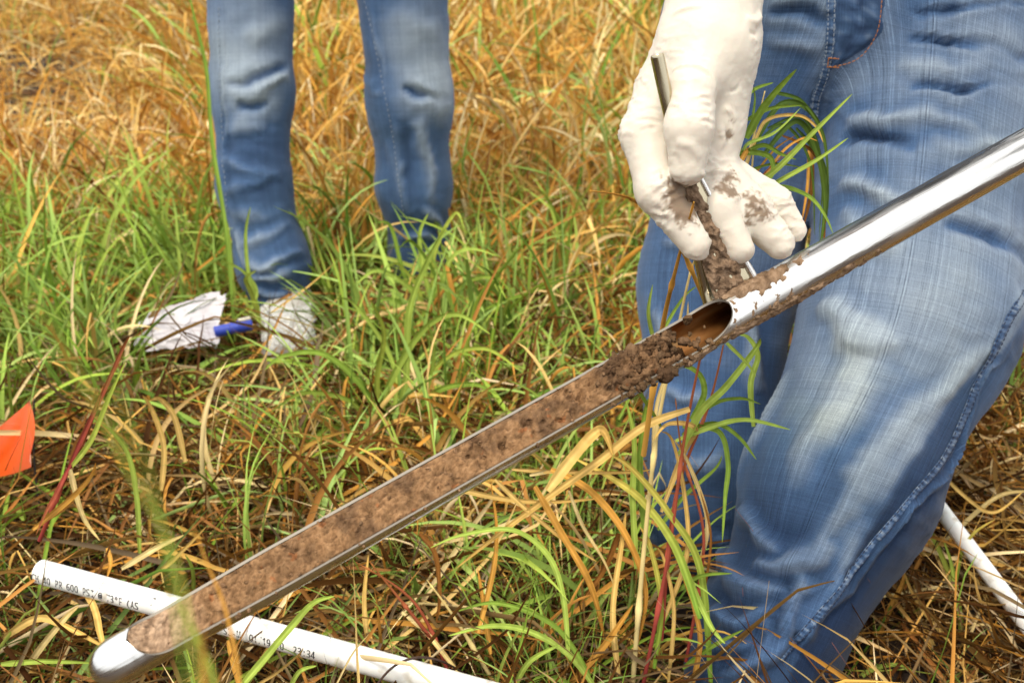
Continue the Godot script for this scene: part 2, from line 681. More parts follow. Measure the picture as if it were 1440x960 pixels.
func grass() -> void:
	var r := RandomNumberGenerator.new()
	r.seed = 99
	var lists := {"green": [], "dry": [], "lying": [], "fibre": [], "stem": []}
	for k in 12:
		lists.green.append(blade_mesh(r, r.randf_range(0.85, 1.1), 0.030, r.randf_range(0.05, 0.45), r.randf_range(0.5, 2.0), r.randf_range(-0.1, 0.5) if k % 3 == 0 else 0.0, r.randf_range(-1.2, 1.2), true))
	for k in 12:
		lists.dry.append(blade_mesh(r, r.randf_range(0.85, 1.1), 0.027, r.randf_range(0.0, 0.5), r.randf_range(0.4, 2.6), r.randf_range(0.4, 1.6) if k % 2 == 0 else 0.0, r.randf_range(-3.5, 3.5), false))
	for k in 8:
		lists.lying.append(blade_mesh(r, 1.0, 0.024, r.randf_range(1.2, 1.6), r.randf_range(-0.6, 0.8), r.randf_range(-0.7, 0.7), r.randf_range(-3.0, 3.0), false))
	for k in 5:
		lists.fibre.append(blade_mesh(r, 1.0, 0.011, r.randf_range(1.25, 1.6), r.randf_range(-0.4, 1.2), r.randf_range(-1.2, 1.2), r.randf_range(-4.0, 4.0), false))
	for k in 5:
		lists.stem.append(stem_mesh(r, 1.0, r.randf_range(-0.2, 0.9)))

	# thatch: fallen straw over the soil, everywhere
	for k in 52000:
		var d := rng.randf_range(0.25, 2.7) if k % 4 else rng.randf_range(2.4, 7.0)
		var x := rng.randf_range(-1.0, 1.0) * (0.60 * d + 0.75)
		var z := -d
		if blocked(x, z) or (x > 0.18 * d and d < 0.95 and x < 0.45 * d and rng.randf() < 0.9):
			continue
		var near := clampf(2.0 / d, 0.5, 1.0)
		var fine := rng.randf() < 0.45
		var lift := rng.randf() * rng.randf() * 0.09
		var q := rng.randf()
		var col := pick(STRAWS)
		if d > 2.3:
			col = pick(GOLDS)
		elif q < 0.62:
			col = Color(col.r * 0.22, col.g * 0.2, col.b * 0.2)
		elif q < 0.72 and x < 0.5 * d:
			col = pick(GREENS) * 0.8
		var bp := before_pipe(x, z)
		if absf(bp) < 0.22 or allowed(x, z) < 0.5:
			lift = minf(lift, 0.03)
		plant("fibre" if fine else "lying", rng.randi() % (5 if fine else 8), stand(x, z, lift, rng.randf() * TAU, rng.randf_range(-0.25, 0.12), rng.randf_range(0.12, 0.30) / lerpf(1.0, near, 0.5), rng.randf_range(0.6, 1.2) * clampf(d / 1.1, 0.55, 1.0)), col)

	# tufts of living and dry blades from the camera's feet to the standing person
	for k in 5600:
		var d := sqrt(rng.randf_range(0.10, 6.8))
		var x := rng.randf_range(-1.0, 1.0) * (0.60 * d + 0.75)
		var z := -d
		var side := x / d
		var dryness := 0.46 + 0.7 * n_big.get_noise_2d(x * 2.2 + 5.0, z * 2.2)
		if side > 0.30 and d < 1.7:
			dryness += 0.42
		if d > 1.9:
			dryness += 0.45 * (d - 1.9) / 0.3
		if side < -0.15 and d > 1.05 and d < 2.1:
			dryness -= 0.15
		var density := 0.5 + 0.9 * n_mid.get_noise_2d(x * 3.0, z * 3.0 + 9.0)
		if side > 0.30 and d < 1.6:
			density -= 0.25
		if d < 1.15 and side > -0.2 and side < 0.16:
			density += 0.35
		if rng.randf() > density + 0.35:
			continue
		var count := rng.randi_range(6, 15)
		var lean := rng.randf() * TAU
		var tall := rng.randf_range(0.12, 0.24) * (1.12 if d > 1.3 and side < 0.1 else 0.9)
		if side > 0.30 and d < 1.6:
			tall *= 0.75
		if d < 0.8:
			tall = minf(tall, 0.06 + 0.09 * d)
		var slim := clampf(d / 1.15, 0.5, 1.0)
		var green_c := pick(GREENS)
		for j in count:
			var bx := x + rng.randfn(0.0, 0.022)
			var bz := z + rng.randfn(0.0, 0.022)
			if blocked(bx, bz):
				continue
			var h := tall * rng.randf_range(0.6, 1.25)
			var bp := before_pipe(bx, bz)
			if bp > -0.03 and bp < 0.26:
				h = minf(h, 0.085 if bp < 0.16 else 0.12)
				if rng.randf() < 0.5:
					continue
			h = minf(h, allowed(bx, bz))
			var turn := lean + rng.randfn(0.0, 1.5)
			var tilt := rng.randfn(0.26, 0.36)
			if rng.randf() < dryness:
				plant("dry", rng.randi() % 12, stand(bx, bz, 0.0, turn, tilt, h * 1.15, rng.randf_range(0.55, 1.3) * slim), pick(STRAWS))
			else:
				plant("green", rng.randi() % 12, stand(bx, bz, 0.0, turn, tilt, h * 1.1, rng.randf_range(0.45, 1.25) * slim), green_c.lerp(pick(GREENS), 0.5))
		if rng.randf() < 0.25 and before_pipe(x, z) > 0.3:
			plant("stem", rng.randi() % 5, stand(x, z, 0.0, rng.randf() * TAU, rng.randf_range(0.1, 0.6), rng.randf_range(0.14, 0.26), 1.0), [Color(0.22, 0.08, 0.07), Color(0.5, 0.36, 0.2), Color(0.3, 0.12, 0.08)][rng.randi() % 3])

	# tall golden stand behind
	for k in 7200:
		var d := 1.92 + 5.2 * pow(rng.randf(), 1.45)
		var x := rng.randf_range(-1.0, 1.0) * (0.60 * d + 0.75)
		var z := -d
		var side := x / d
		var hollow := smoothstep(-0.26, -0.40, side)
		if d < 2.15 and rng.randf() < 0.5:
			continue
		if rng.randf() < hollow * 0.55:
			continue
		if side < -0.42 and d > 2.9 and d < 4.2 and rng.randf() < 0.75:
			continue
		var tall := rng.randf_range(0.28, 0.50) * (1.0 + 0.35 * n_big.get_noise_2d(x * 1.4, z * 1.4))
		tall *= 1.0 - 0.45 * hollow
		if d < 2.3:
			tall *= 0.75
		var lean := rng.randf() * TAU
		var green_share := 0.05 + 0.30 * maxf(0.0, n_mid.get_noise_2d(x * 1.6 + 3.0, z * 1.6)) + (0.25 if side > 0.1 and side < 0.16 else 0.0)
		for j in rng.randi_range(7, 15):
			var bx := x + rng.randfn(0.0, 0.035)
			var bz := z + rng.randfn(0.0, 0.035)
			var h := tall * rng.randf_range(0.5, 1.2)
			var wide := rng.randf_range(0.6, 1.05)
			if rng.randf() < green_share:
				plant("green", rng.randi() % 12, stand(bx, bz, 0.0, lean + rng.randfn(0.0, 1.3), rng.randfn(0.05, 0.2), h, wide), pick(GREENS))
			else:
				plant("dry", rng.randi() % 12, stand(bx, bz, 0.0, lean + rng.randfn(0.0, 1.6), rng.randfn(0.05, 0.25), h, wide), pick(GOLDS))

	var about := {
		"green": ["meadow_grass", "green grass blades growing in tufts all over the field", "grass"],
		"dry": ["dry_grass", "golden dry grass standing behind the legs and mixed into the green", "dry grass"],
		"lying": ["fallen_straw", "flattened straw lying over the soil between the tufts", "straw"],
		"fibre": ["thatch", "thin curled dead fibres matted on the soil", "thatch"],
		"stem": ["grass_stems", "thin reddish jointed grass stems among the blades", "grass stems"],
	}
	for kind in about:
		var a: Array = about[kind]
		var root := thing(a[0], a[1], a[2])
		root.set_meta("kind", "stuff")
		for k in lists[kind].size():
			var key := "%s:%d" % [kind, k]
			if not placed.has(key):
				continue
			var mm := MultiMesh.new()
			mm.transform_format = MultiMesh.TRANSFORM_3D
			mm.use_colors = true
			mm.mesh = lists[kind][k]
			var ts: Array = placed[key][0]
			var cs: Array = placed[key][1]
			mm.instance_count = ts.size()
			for j in ts.size():
				mm.set_instance_transform(j, ts[j])
				mm.set_instance_color(j, cs[j])
			var mi := MultiMeshInstance3D.new()
			mi.name = "blades"
			mi.multimesh = mm
			mi.material_override = M.green_leaf if kind == "green" else M.straw
			mi.set_meta("kind", "stuff")
			root.add_child(mi, true)
	placed.clear()
# ---------------------------------------------------------------- people
# cloth over a field: folds pushed out, threads along the leg, worn paler where it rubs, crease shade painted in
func cloth(g: Geo, folds: Array, axes: Array, front: Vector3, wear_and_shade: Callable) -> void:
	var nrm := g.normals()
	g.uv.resize(g.v.size())
	for k in g.v.size():
		var p := g.v[k]
		# wander, so that no fold runs straight, and small creases across the leg where the cloth is slack
		var warp := Vector3(n_big.get_noise_3d(p.x * 13.0, p.y * 13.0, p.z * 13.0 + 9.0), n_big.get_noise_3d(p.x * 13.0 + 7.0, p.y * 13.0, p.z * 13.0), n_big.get_noise_3d(p.x * 13.0, p.y * 13.0 + 5.0, p.z * 13.0)) * 0.013
		warp -= nrm[k] * warp.dot(nrm[k])
		var h := fold_height(p + warp, folds)
		var slack := clampf(0.2 + 1.8 * n_big.get_noise_3d(p.x * 5.0 + 2.0, p.y * 5.0, p.z * 5.0), 0.0, 1.0)
		h += slack * 0.0022 * (pow(1.0 - absf(n_mid.get_noise_3d((p.x + warp.x) * 7.0, (p.y + warp.y + 0.3 * p.x) * 26.0, p.z * 7.0)), 5.0) - 0.35)
		var small := n_mid.get_noise_3d(p.x * 9.0, p.y * 9.0, p.z * 9.0)
		var ripple := n_fine.get_noise_3d(p.x * 26.0 + 4.0, p.y * 30.0, p.z * 26.0)
		# which leg's middle is nearer, how far down that leg, and the angle round its curving middle
		var best := 1e9
		var along := 0.0
		var off := Vector3.ZERO
		var dir := Vector3.DOWN
		var which := 0
		for e in 2:
			var ax: Array = axes[e]
			var d: Vector3 = (ax[ax.size() - 1] - ax[0])
			var length := d.length()
			d /= length
			var run: float = (p - ax[0]).dot(d)
			var at := clampf(run / length, 0.0, 0.9999) * (ax.size() - 1)
			var foot: Vector3 = ax[int(at)].lerp(ax[int(at) + 1], at - int(at))
			foot += d * (p - foot).dot(d)
			if p.distance_to(foot) < best:
				best = p.distance_to(foot)
				along = run
				off = p - foot
				dir = d
				which = e
		var fr := (front - dir * front.dot(dir)).normalized()
		var sd := fr.cross(dir)
		var ang := atan2(off.dot(sd), off.dot(fr))
		g.uv[k] = Vector2(ang * 0.085 / 0.2, along / 0.2)
		g.v[k] = p + nrm[k] * (h + small * 0.0028 + ripple * 0.0009)
		g.c[k] = wear_and_shade.call(p, h, ang, along, small, which)

# a smooth middle line with stations evenly spaced along the straight line between its ends
func even(pts: Array) -> Array:
	var fine := curve(pts, 60)
	var a: Vector3 = fine[0]
	var d: Vector3 = (fine[60] - a)
	var l := d.length()
	d /= l
	var out := []
	var k := 0
	for n in 33:
		var want := l * n / 32.0
		while k < 59 and (fine[k + 1] - a).dot(d) < want:
			k += 1
		var s0: float = (fine[k] - a).dot(d)
		var s1: float = (fine[k + 1] - a).dot(d)
		out.append(fine[k].lerp(fine[k + 1], clampf((want - s0) / maxf(s1 - s0, 1e-5), 0.0, 1.0)))
	return out

func denim_tone(paleness: float, tint := 0.0) -> Color:
	var dark := Color(0.016, 0.038, 0.088)
	var mid := Color(0.092, 0.172, 0.315)
	var pale := Color(0.43, 0.51, 0.56)
	paleness = clampf(paleness, 0.0, 1.0)
	var c := dark.lerp(mid, paleness * 2.0) if paleness < 0.5 else mid.lerp(pale, paleness * 2.0 - 1.0)
	return c.lerp(Color(c.r * 1.12 + 0.012, c.g * 1.03 + 0.008, c.b * 0.72), tint) * 1.3

func stitch_row(pts: Array, out: Vector3, g: Geo, dash: float, gap: float, rad: float) -> void:
	var total := 0.0
	for k in pts.size() - 1:
		total += pts[k].distance_to(pts[k + 1])
	var s := 0.0
	while s < total:
		var ends := []
		for e in [s, s + dash * 0.5, s + dash]:
			var left: float = minf(e, total - 0.0001)
			for k in pts.size() - 1:
				var l: float = pts[k].distance_to(pts[k + 1])
				if left <= l:
					ends.append(pts[k].lerp(pts[k + 1], left / maxf(l, 1e-6)))
					break
				left -= l
		if ends.size() == 3:
			g.tube([ends[0], ends[1] + out * rad * 0.7, ends[2]], [rad * 0.6, rad, rad * 0.6], 5)
		s += dash + gap

func cloth_path(px: Array, bones: Array, folds: Array, shift: float, proud: float, steps := 24) -> Array:
	var ctrl := []
	for k in range(0, px.size(), 2):
		ctrl.append(Vector3(px[k], px[k + 1], 0))
	var flat := curve(ctrl, steps)
	var out := []
	for k in flat.size():
		var t: Vector3 = (flat[mini(k + 1, flat.size() - 1)] - flat[maxi(k - 1, 0)]).normalized()
		var p := surface_at(flat[k].x - t.y * shift, flat[k].y + t.x * shift, bones)
		var n := Vector3(field(p + Vector3(0.002, 0, 0), bones) - field(p - Vector3(0.002, 0, 0), bones), field(p + Vector3(0, 0.002, 0), bones) - field(p - Vector3(0, 0.002, 0), bones), field(p + Vector3(0, 0, 0.002), bones) - field(p - Vector3(0, 0, 0.002), bones)).normalized()
		out.append(p + n * (proud + fold_height(p, folds) + n_mid.get_noise_3d(p.x * 9.0, p.y * 9.0, p.z * 9.0) * 0.0028))
	return out

# a sewn band: a low strip over the cloth between two paths
func band(a: Array, b: Array, g: Geo, up: Vector3, col: Color) -> void:
	var first := g.v.size()
	for k in a.size():
		for j in 5:
			var t := j / 4.0
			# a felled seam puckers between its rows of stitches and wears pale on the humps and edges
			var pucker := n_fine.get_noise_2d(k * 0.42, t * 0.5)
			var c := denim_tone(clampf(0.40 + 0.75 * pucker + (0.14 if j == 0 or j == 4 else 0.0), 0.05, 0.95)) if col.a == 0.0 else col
			g.add(a[k].lerp(b[k], t) + up * (0.0012 * (1.0 - pow(2.0 * t - 1.0, 4.0)) + 0.0007 * pucker), Vector2(t * 0.05, k * 0.02), c)
	g.link(first, a.size(), 5)

func person_kneeling() -> void:
	var root := thing("person", "person in wide faded blue jeans and white rubber glove kneeling at the right", "person", at_px(1120, 900, 0.95))
	var hip_l := at_px(1318, 50, 1.06)
	var hip_r := at_px(1072, 50, 1.10)
	var thigh_l := [hip_l, at_px(1277, 450, 0.99), at_px(1178, 690, 0.95), at_px(1082, 900, 0.915)]
	var thigh_r := [hip_r, at_px(1008, 400, 1.13), at_px(996, 740, 1.08)]
	var ankle_l := at_px(1096, 760, 1.22)
	var ankle_r := at_px(1040, 640, 1.36)
	var list := [
		[hip_r, hip_l, 0.112, 0.116, 0.03],
		[at_px(1185, -40, 1.08), at_px(1185, -250, 1.07), 0.135, 0.125, 0.08],
		[thigh_l[0], thigh_l[1], 0.115, 0.0985, 0.02],
		[thigh_l[1], thigh_l[2], 0.0985, 0.083, 0.03],
		[thigh_l[2], thigh_l[3], 0.083, 0.061, 0.03],
		[thigh_r[0], thigh_r[1], 0.101, 0.083, 0.02],
		[thigh_r[1], thigh_r[2], 0.083, 0.070, 0.03],
		[thigh_l[3] + Vector3(0, 0.005, -0.01), ankle_l, 0.060, 0.048, 0.025],
		[thigh_r[2], ankle_r, 0.060, 0.048, 0.025],
		[at_px(1090, 905, 0.93), at_px(1045, 965, 0.90), 0.05, 0.052, 0.03],
	]
	var bones := ready_bones(list)
	var folds := make_folds([
		# short creases that run out from the fly and across the hip
		[[1275, 12, 1350, 16, 1450, 10], -0.004, 0.005], [[1265, 52, 1340, 62, 1450, 78], -0.0055, 0.0065], [[1250, 90, 1330, 96, 1450, 98], 0.003, 0.008],
		[[1270, 118, 1350, 122, 1460, 124], -0.005, 0.006], [[1185, 172, 1260, 165, 1380, 178], 0.004, 0.012], [[1178, 200, 1215, 196, 1290, 204], -0.006, 0.008], [[1180, 252, 1225, 268, 1290, 296], 0.004, 0.012],
		[[1300, 205, 1380, 200, 1460, 208], 0.003, 0.012], [[1330, 315, 1390, 335, 1450, 372], -0.005, 0.010], [[1180, 300, 1220, 330, 1280, 352], 0.003, 0.014], [[1160, 420, 1200, 470, 1270, 470], 0.005, 0.016],
		[[1080, 8, 1120, 14, 1168, 32], -0.005, 0.007], [[1075, 60, 1120, 62, 1160, 72], 0.002, 0.010],
		# long soft drags down the thigh
		[[1445, 425, 1330, 540, 1240, 625, 1190, 700, 1140, 785], 0.005, 0.013], [[1230, 440, 1190, 560, 1100, 690], 0.004, 0.02], [[1330, 560, 1260, 650, 1160, 760], 0.004, 0.016], [[1110, 520, 1072, 600, 1036, 700], 0.004, 0.012],
		# bunched above the knee
		[[1040, 722, 1068, 748, 1100, 775], 0.007, 0.012], [[1055, 790, 1090, 800, 1130, 782, 1165, 760], 0.009, 0.012], [[1010, 800, 1050, 832, 1105, 842], 0.008, 0.012], [[1130, 800, 1118, 850, 1095, 900], 0.008, 0.010],
		[[1000, 850, 1040, 872, 1090, 868], 0.006, 0.010], [[1030, 955, 1062, 915, 1080, 880], 0.007, 0.009], [[995, 905, 1030, 905, 1060, 895], 0.005, 0.008], [[1195, 800, 1160, 850, 1120, 905], 0.005, 0.012], [[1060, 940, 1085, 915, 1110, 880], 0.006, 0.008],
		[[985, 760, 1010, 770, 1030, 790], 0.006, 0.010], [[1220, 735, 1170, 800, 1130, 850], 0.004, 0.012],
		# the other thigh
		[[930, 330, 980, 345, 1040, 340], 0.003, 0.014], [[920, 430, 940, 480, 975, 520], 0.004, 0.014], [[1040, 400, 1060, 470, 1062, 560], 0.005, 0.012], [[935, 545, 970, 560, 1010, 550], 0.004, 0.012], [[950, 650, 990, 660, 1030, 640], 0.005, 0.012],
		# the outer seam, standing proud
		[[1452, 415, 1397, 520, 1345, 640, 1282, 722, 1185, 838, 1108, 935], 0.0035, 0.005],
	], bones)
	for fo in folds:
		fo[1] *= 1.7
		fo[2] *= 0.8
	var g := nets(bones, 0.004)
	var knee := surface_at(1140, 560, bones)
	var thigh_pale := surface_at(1290, 420, bones)
	var shade_side := surface_at(1300, 620, bones)
	var groin := surface_at(1110, 200, bones)
	var wear_and_shade := func(p: Vector3, h: float, ang: float, along: float, small: float, leg: int) -> Color:
		var paleness := 0.61 + clampf(h * 48.0, -0.4, 0.3) + small * 0.2  # ridges are worn pale; the shade in the fold valleys is painted in
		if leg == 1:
			# shade on the side panel beyond the front crease, painted into the colour
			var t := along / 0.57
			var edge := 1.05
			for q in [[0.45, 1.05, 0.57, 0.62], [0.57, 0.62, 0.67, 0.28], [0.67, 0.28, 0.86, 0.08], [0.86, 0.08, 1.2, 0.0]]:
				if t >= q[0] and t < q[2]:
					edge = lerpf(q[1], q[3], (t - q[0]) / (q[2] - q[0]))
			paleness -= 0.36 * smoothstep(edge - 0.02, edge + 0.10, ang) * smoothstep(0.3, 0.45, t) * smoothstep(1.5, 1.0, ang)
		paleness += 0.22 * exp(-pow(p.distance_to(thigh_pale) / 0.13, 2.0))
		paleness += 0.04 * exp(-pow(p.distance_to(knee) / 0.085, 2.0))
		paleness -= 0.10 * exp(-pow(p.distance_to(shade_side) / 0.06, 2.0))  # shaded flank of the thigh, also put into the colour
		paleness -= 0.36 * smoothstep(0.28, 0.06, p.y)
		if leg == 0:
			paleness -= 0.07 * smoothstep(0.12, 0.24, along)
		paleness -= 0.12 * smoothstep(0.9, 1.8, absf(ang))
		paleness -= 0.10 * exp(-pow(p.distance_to(groin) / 0.08, 2.0))
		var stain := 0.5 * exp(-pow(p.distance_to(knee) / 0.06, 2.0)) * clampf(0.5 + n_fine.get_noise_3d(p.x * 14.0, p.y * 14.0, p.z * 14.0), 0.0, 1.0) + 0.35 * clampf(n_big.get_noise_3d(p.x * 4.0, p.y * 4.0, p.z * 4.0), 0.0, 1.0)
		return denim_tone(paleness, clampf(stain, 0.0, 1.0))
	cloth(g, folds, [even(thigh_r), even(thigh_l)], Vector3(0, 0.25, 1).normalized(), wear_and_shade)
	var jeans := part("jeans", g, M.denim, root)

	# sewing: two rows down the outer seam, the fly's curve and tacks, the crotch seam
	var out := Vector3(0, 0.35, 0.94)
	var seam := [1452, 415, 1397, 520, 1345, 640, 1282, 722, 1185, 838, 1108, 935]
	var felled := Geo.new()
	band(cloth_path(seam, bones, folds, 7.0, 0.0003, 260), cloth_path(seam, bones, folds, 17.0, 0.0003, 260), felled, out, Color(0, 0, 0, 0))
	part("felled_seam", felled, M.denim, jeans)
	var st := Geo.new()
	stitch_row(cloth_path(seam, bones, folds, 8.0, 0.0014, 60), out, st, 0.0032, 0.0014, 0.0005)
	stitch_row(cloth_path(seam, bones, folds, 16.0, 0.0014, 60), out, st, 0.0032, 0.0014, 0.0005)
	part("seam_stitching", st, M.thread_dark, jeans).set_meta("kind", "stuff")
	var fly := Geo.new()
	var fa := cloth_path([1176, -60, 1174, 0, 1172, 50, 1166, 92], bones, folds, 0.0, 0.003)
	var fb := cloth_path([1246, -60, 1246, 0, 1238, 50, 1168, 96], bones, folds, 0.0, 0.003)
	var flap := Geo.new()
	var rows := fa.size()
	for k in rows:
		for j in 9:
			var t := j / 8.0
			var e := 1.0 - pow(2.0 * t - 1.0, 6.0)
			var q: Vector3 = fa[k].lerp(fb[k], t)
			flap.add(q + out * (0.0035 * e - 0.004 + 0.0012 * n_mid.get_noise_2d(k * 1.1, t * 2.0)), Vector2(t * 0.3, k * 0.03), denim_tone(0.30 + 0.55 * e * clampf(n_mid.get_noise_2d(k * 0.3, t * 2.0 + 4.0), -0.4, 1.0)))
	flap.link(0, rows, 9)
	part("fly", flap, M.denim, jeans)
	stitch_row(cloth_path([1240, -60, 1239, 0, 1232, 46, 1208, 80, 1166, 92], bones, folds, 0.0, 0.0045, 40), out, fly, 0.0034, 0.001, 0.00055)
	for y in [79, 91]:
		stitch_row(cloth_path([1165, y, 1180, y + 1], bones, folds, 0.0, 0.0045, 6), out, fly, 0.004, 0.0004, 0.0007)
	stitch_row(cloth_path([1166, 78, 1164, 92], bones, folds, 0.0, 0.0045, 6), out, fly, 0.004, 0.0004, 0.0007)
	part("fly_stitching", fly, M.thread_orange, jeans).set_meta("kind", "stuff")
	var cs := Geo.new()
	var crotch := [1174, -60, 1172, 0, 1170, 60, 1162, 105, 1150, 140, 1146, 178]
	var ca := cloth_path(crotch, bones, folds, -4.0, 0.002, 110)
	var cb := cloth_path(crotch, bones, folds, 9.0, 0.002, 110)
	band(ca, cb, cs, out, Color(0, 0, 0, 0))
	part("crotch_seam", cs, M.denim, jeans)
	var ce := Geo.new()
	stitch_row(cloth_path(crotch, bones, folds, 6.5, 0.0036, 60), out, ce, 0.0028, 0.0016, 0.0005)
	stitch_row(cloth_path(crotch, bones, folds, -2.0, 0.0036, 60), out, ce, 0.0028, 0.0016, 0.0005)
	part("seam_edge", ce, M.thread_pale, jeans).set_meta("kind", "stuff")

	# the body above: torso, arms, head, as one surface, out of the picture but for its shade
	var sh_r := Vector3(0.15, 1.00, -1.00)
	var sh_l := Vector3(0.55, 1.00, -1.00)
	var wrist := at_px(1010, -60, 0.655)
	var elbow := Vector3(0.10, 0.80, -0.83)
	var chest := Vector3(0.36, 0.92, -1.04)
	var body := nets(ready_bones([
		[at_px(1185, -240, 1.07), chest, 0.135, 0.145, 0.06], [sh_r, sh_l, 0.065, 0.065, 0.09], [sh_r, elbow, 0.058, 0.045, 0.05], [elbow, wrist, 0.044, 0.030, 0.03],
		[sh_l, Vector3(0.62, 0.76, -0.86), 0.058, 0.045, 0.05], [Vector3(0.62, 0.76, -0.86), Vector3(0.50, 0.66, -0.68), 0.044, 0.032, 0.03],
	]), 0.012)
	part("shirt", body, M.shirt, root)
	var head := nets(ready_bones([
		[Vector3(0.35, 1.05, -1.02), Vector3(0.34, 1.14, -0.98), 0.055, 0.052, 0.03], [Vector3(0.34, 1.24, -0.98), Vector3(0.335, 1.17, -0.93), 0.085, 0.06, 0.05], [Vector3(0.335, 1.195, -0.885), Vector3(0.335, 1.18, -0.868), 0.012, 0.014, 0.012],
		[Vector3(0.255, 1.20, -0.97), Vector3(0.255, 1.225, -0.975), 0.014, 0.018, 0.008], [Vector3(0.42, 1.20, -0.97), Vector3(0.42, 1.225, -0.975), 0.014, 0.018, 0.008], [Vector3(0.32, 1.153, -0.88), Vector3(0.35, 1.153, -0.88), 0.009, 0.009, 0.006],
	]), 0.006)
	part("head", head, M.skin, root)
	var hair := nets(ready_bones([[Vector3(0.34, 1.27, -1.0), Vector3(0.34, 1.20, -1.035), 0.092, 0.078, 0.03], [Vector3(0.34, 1.295, -0.95), Vector3(0.34, 1.27, -1.0), 0.06, 0.07, 0.03]]), 0.008)
	part("hair", hair, M.hair, root)
	for e in [[ankle_l, thigh_l[3]], [ankle_r, thigh_r[2]]]:
		var back: Vector3 = (e[0] - e[1]).normalized()
		var a: Vector3 = e[0] + back * 0.03
		a.y = 0.05
		var shoe := nets(ready_bones([[a, a + back * 0.05 + Vector3(0, 0.03, 0), 0.042, 0.036, 0.02], [a, a + back * 0.10 - Vector3(0, 0.02, 0), 0.04, 0.036, 0.02]]), 0.008)
		part("shoe", shoe, M.shoe_leather, root)
	glove(root)

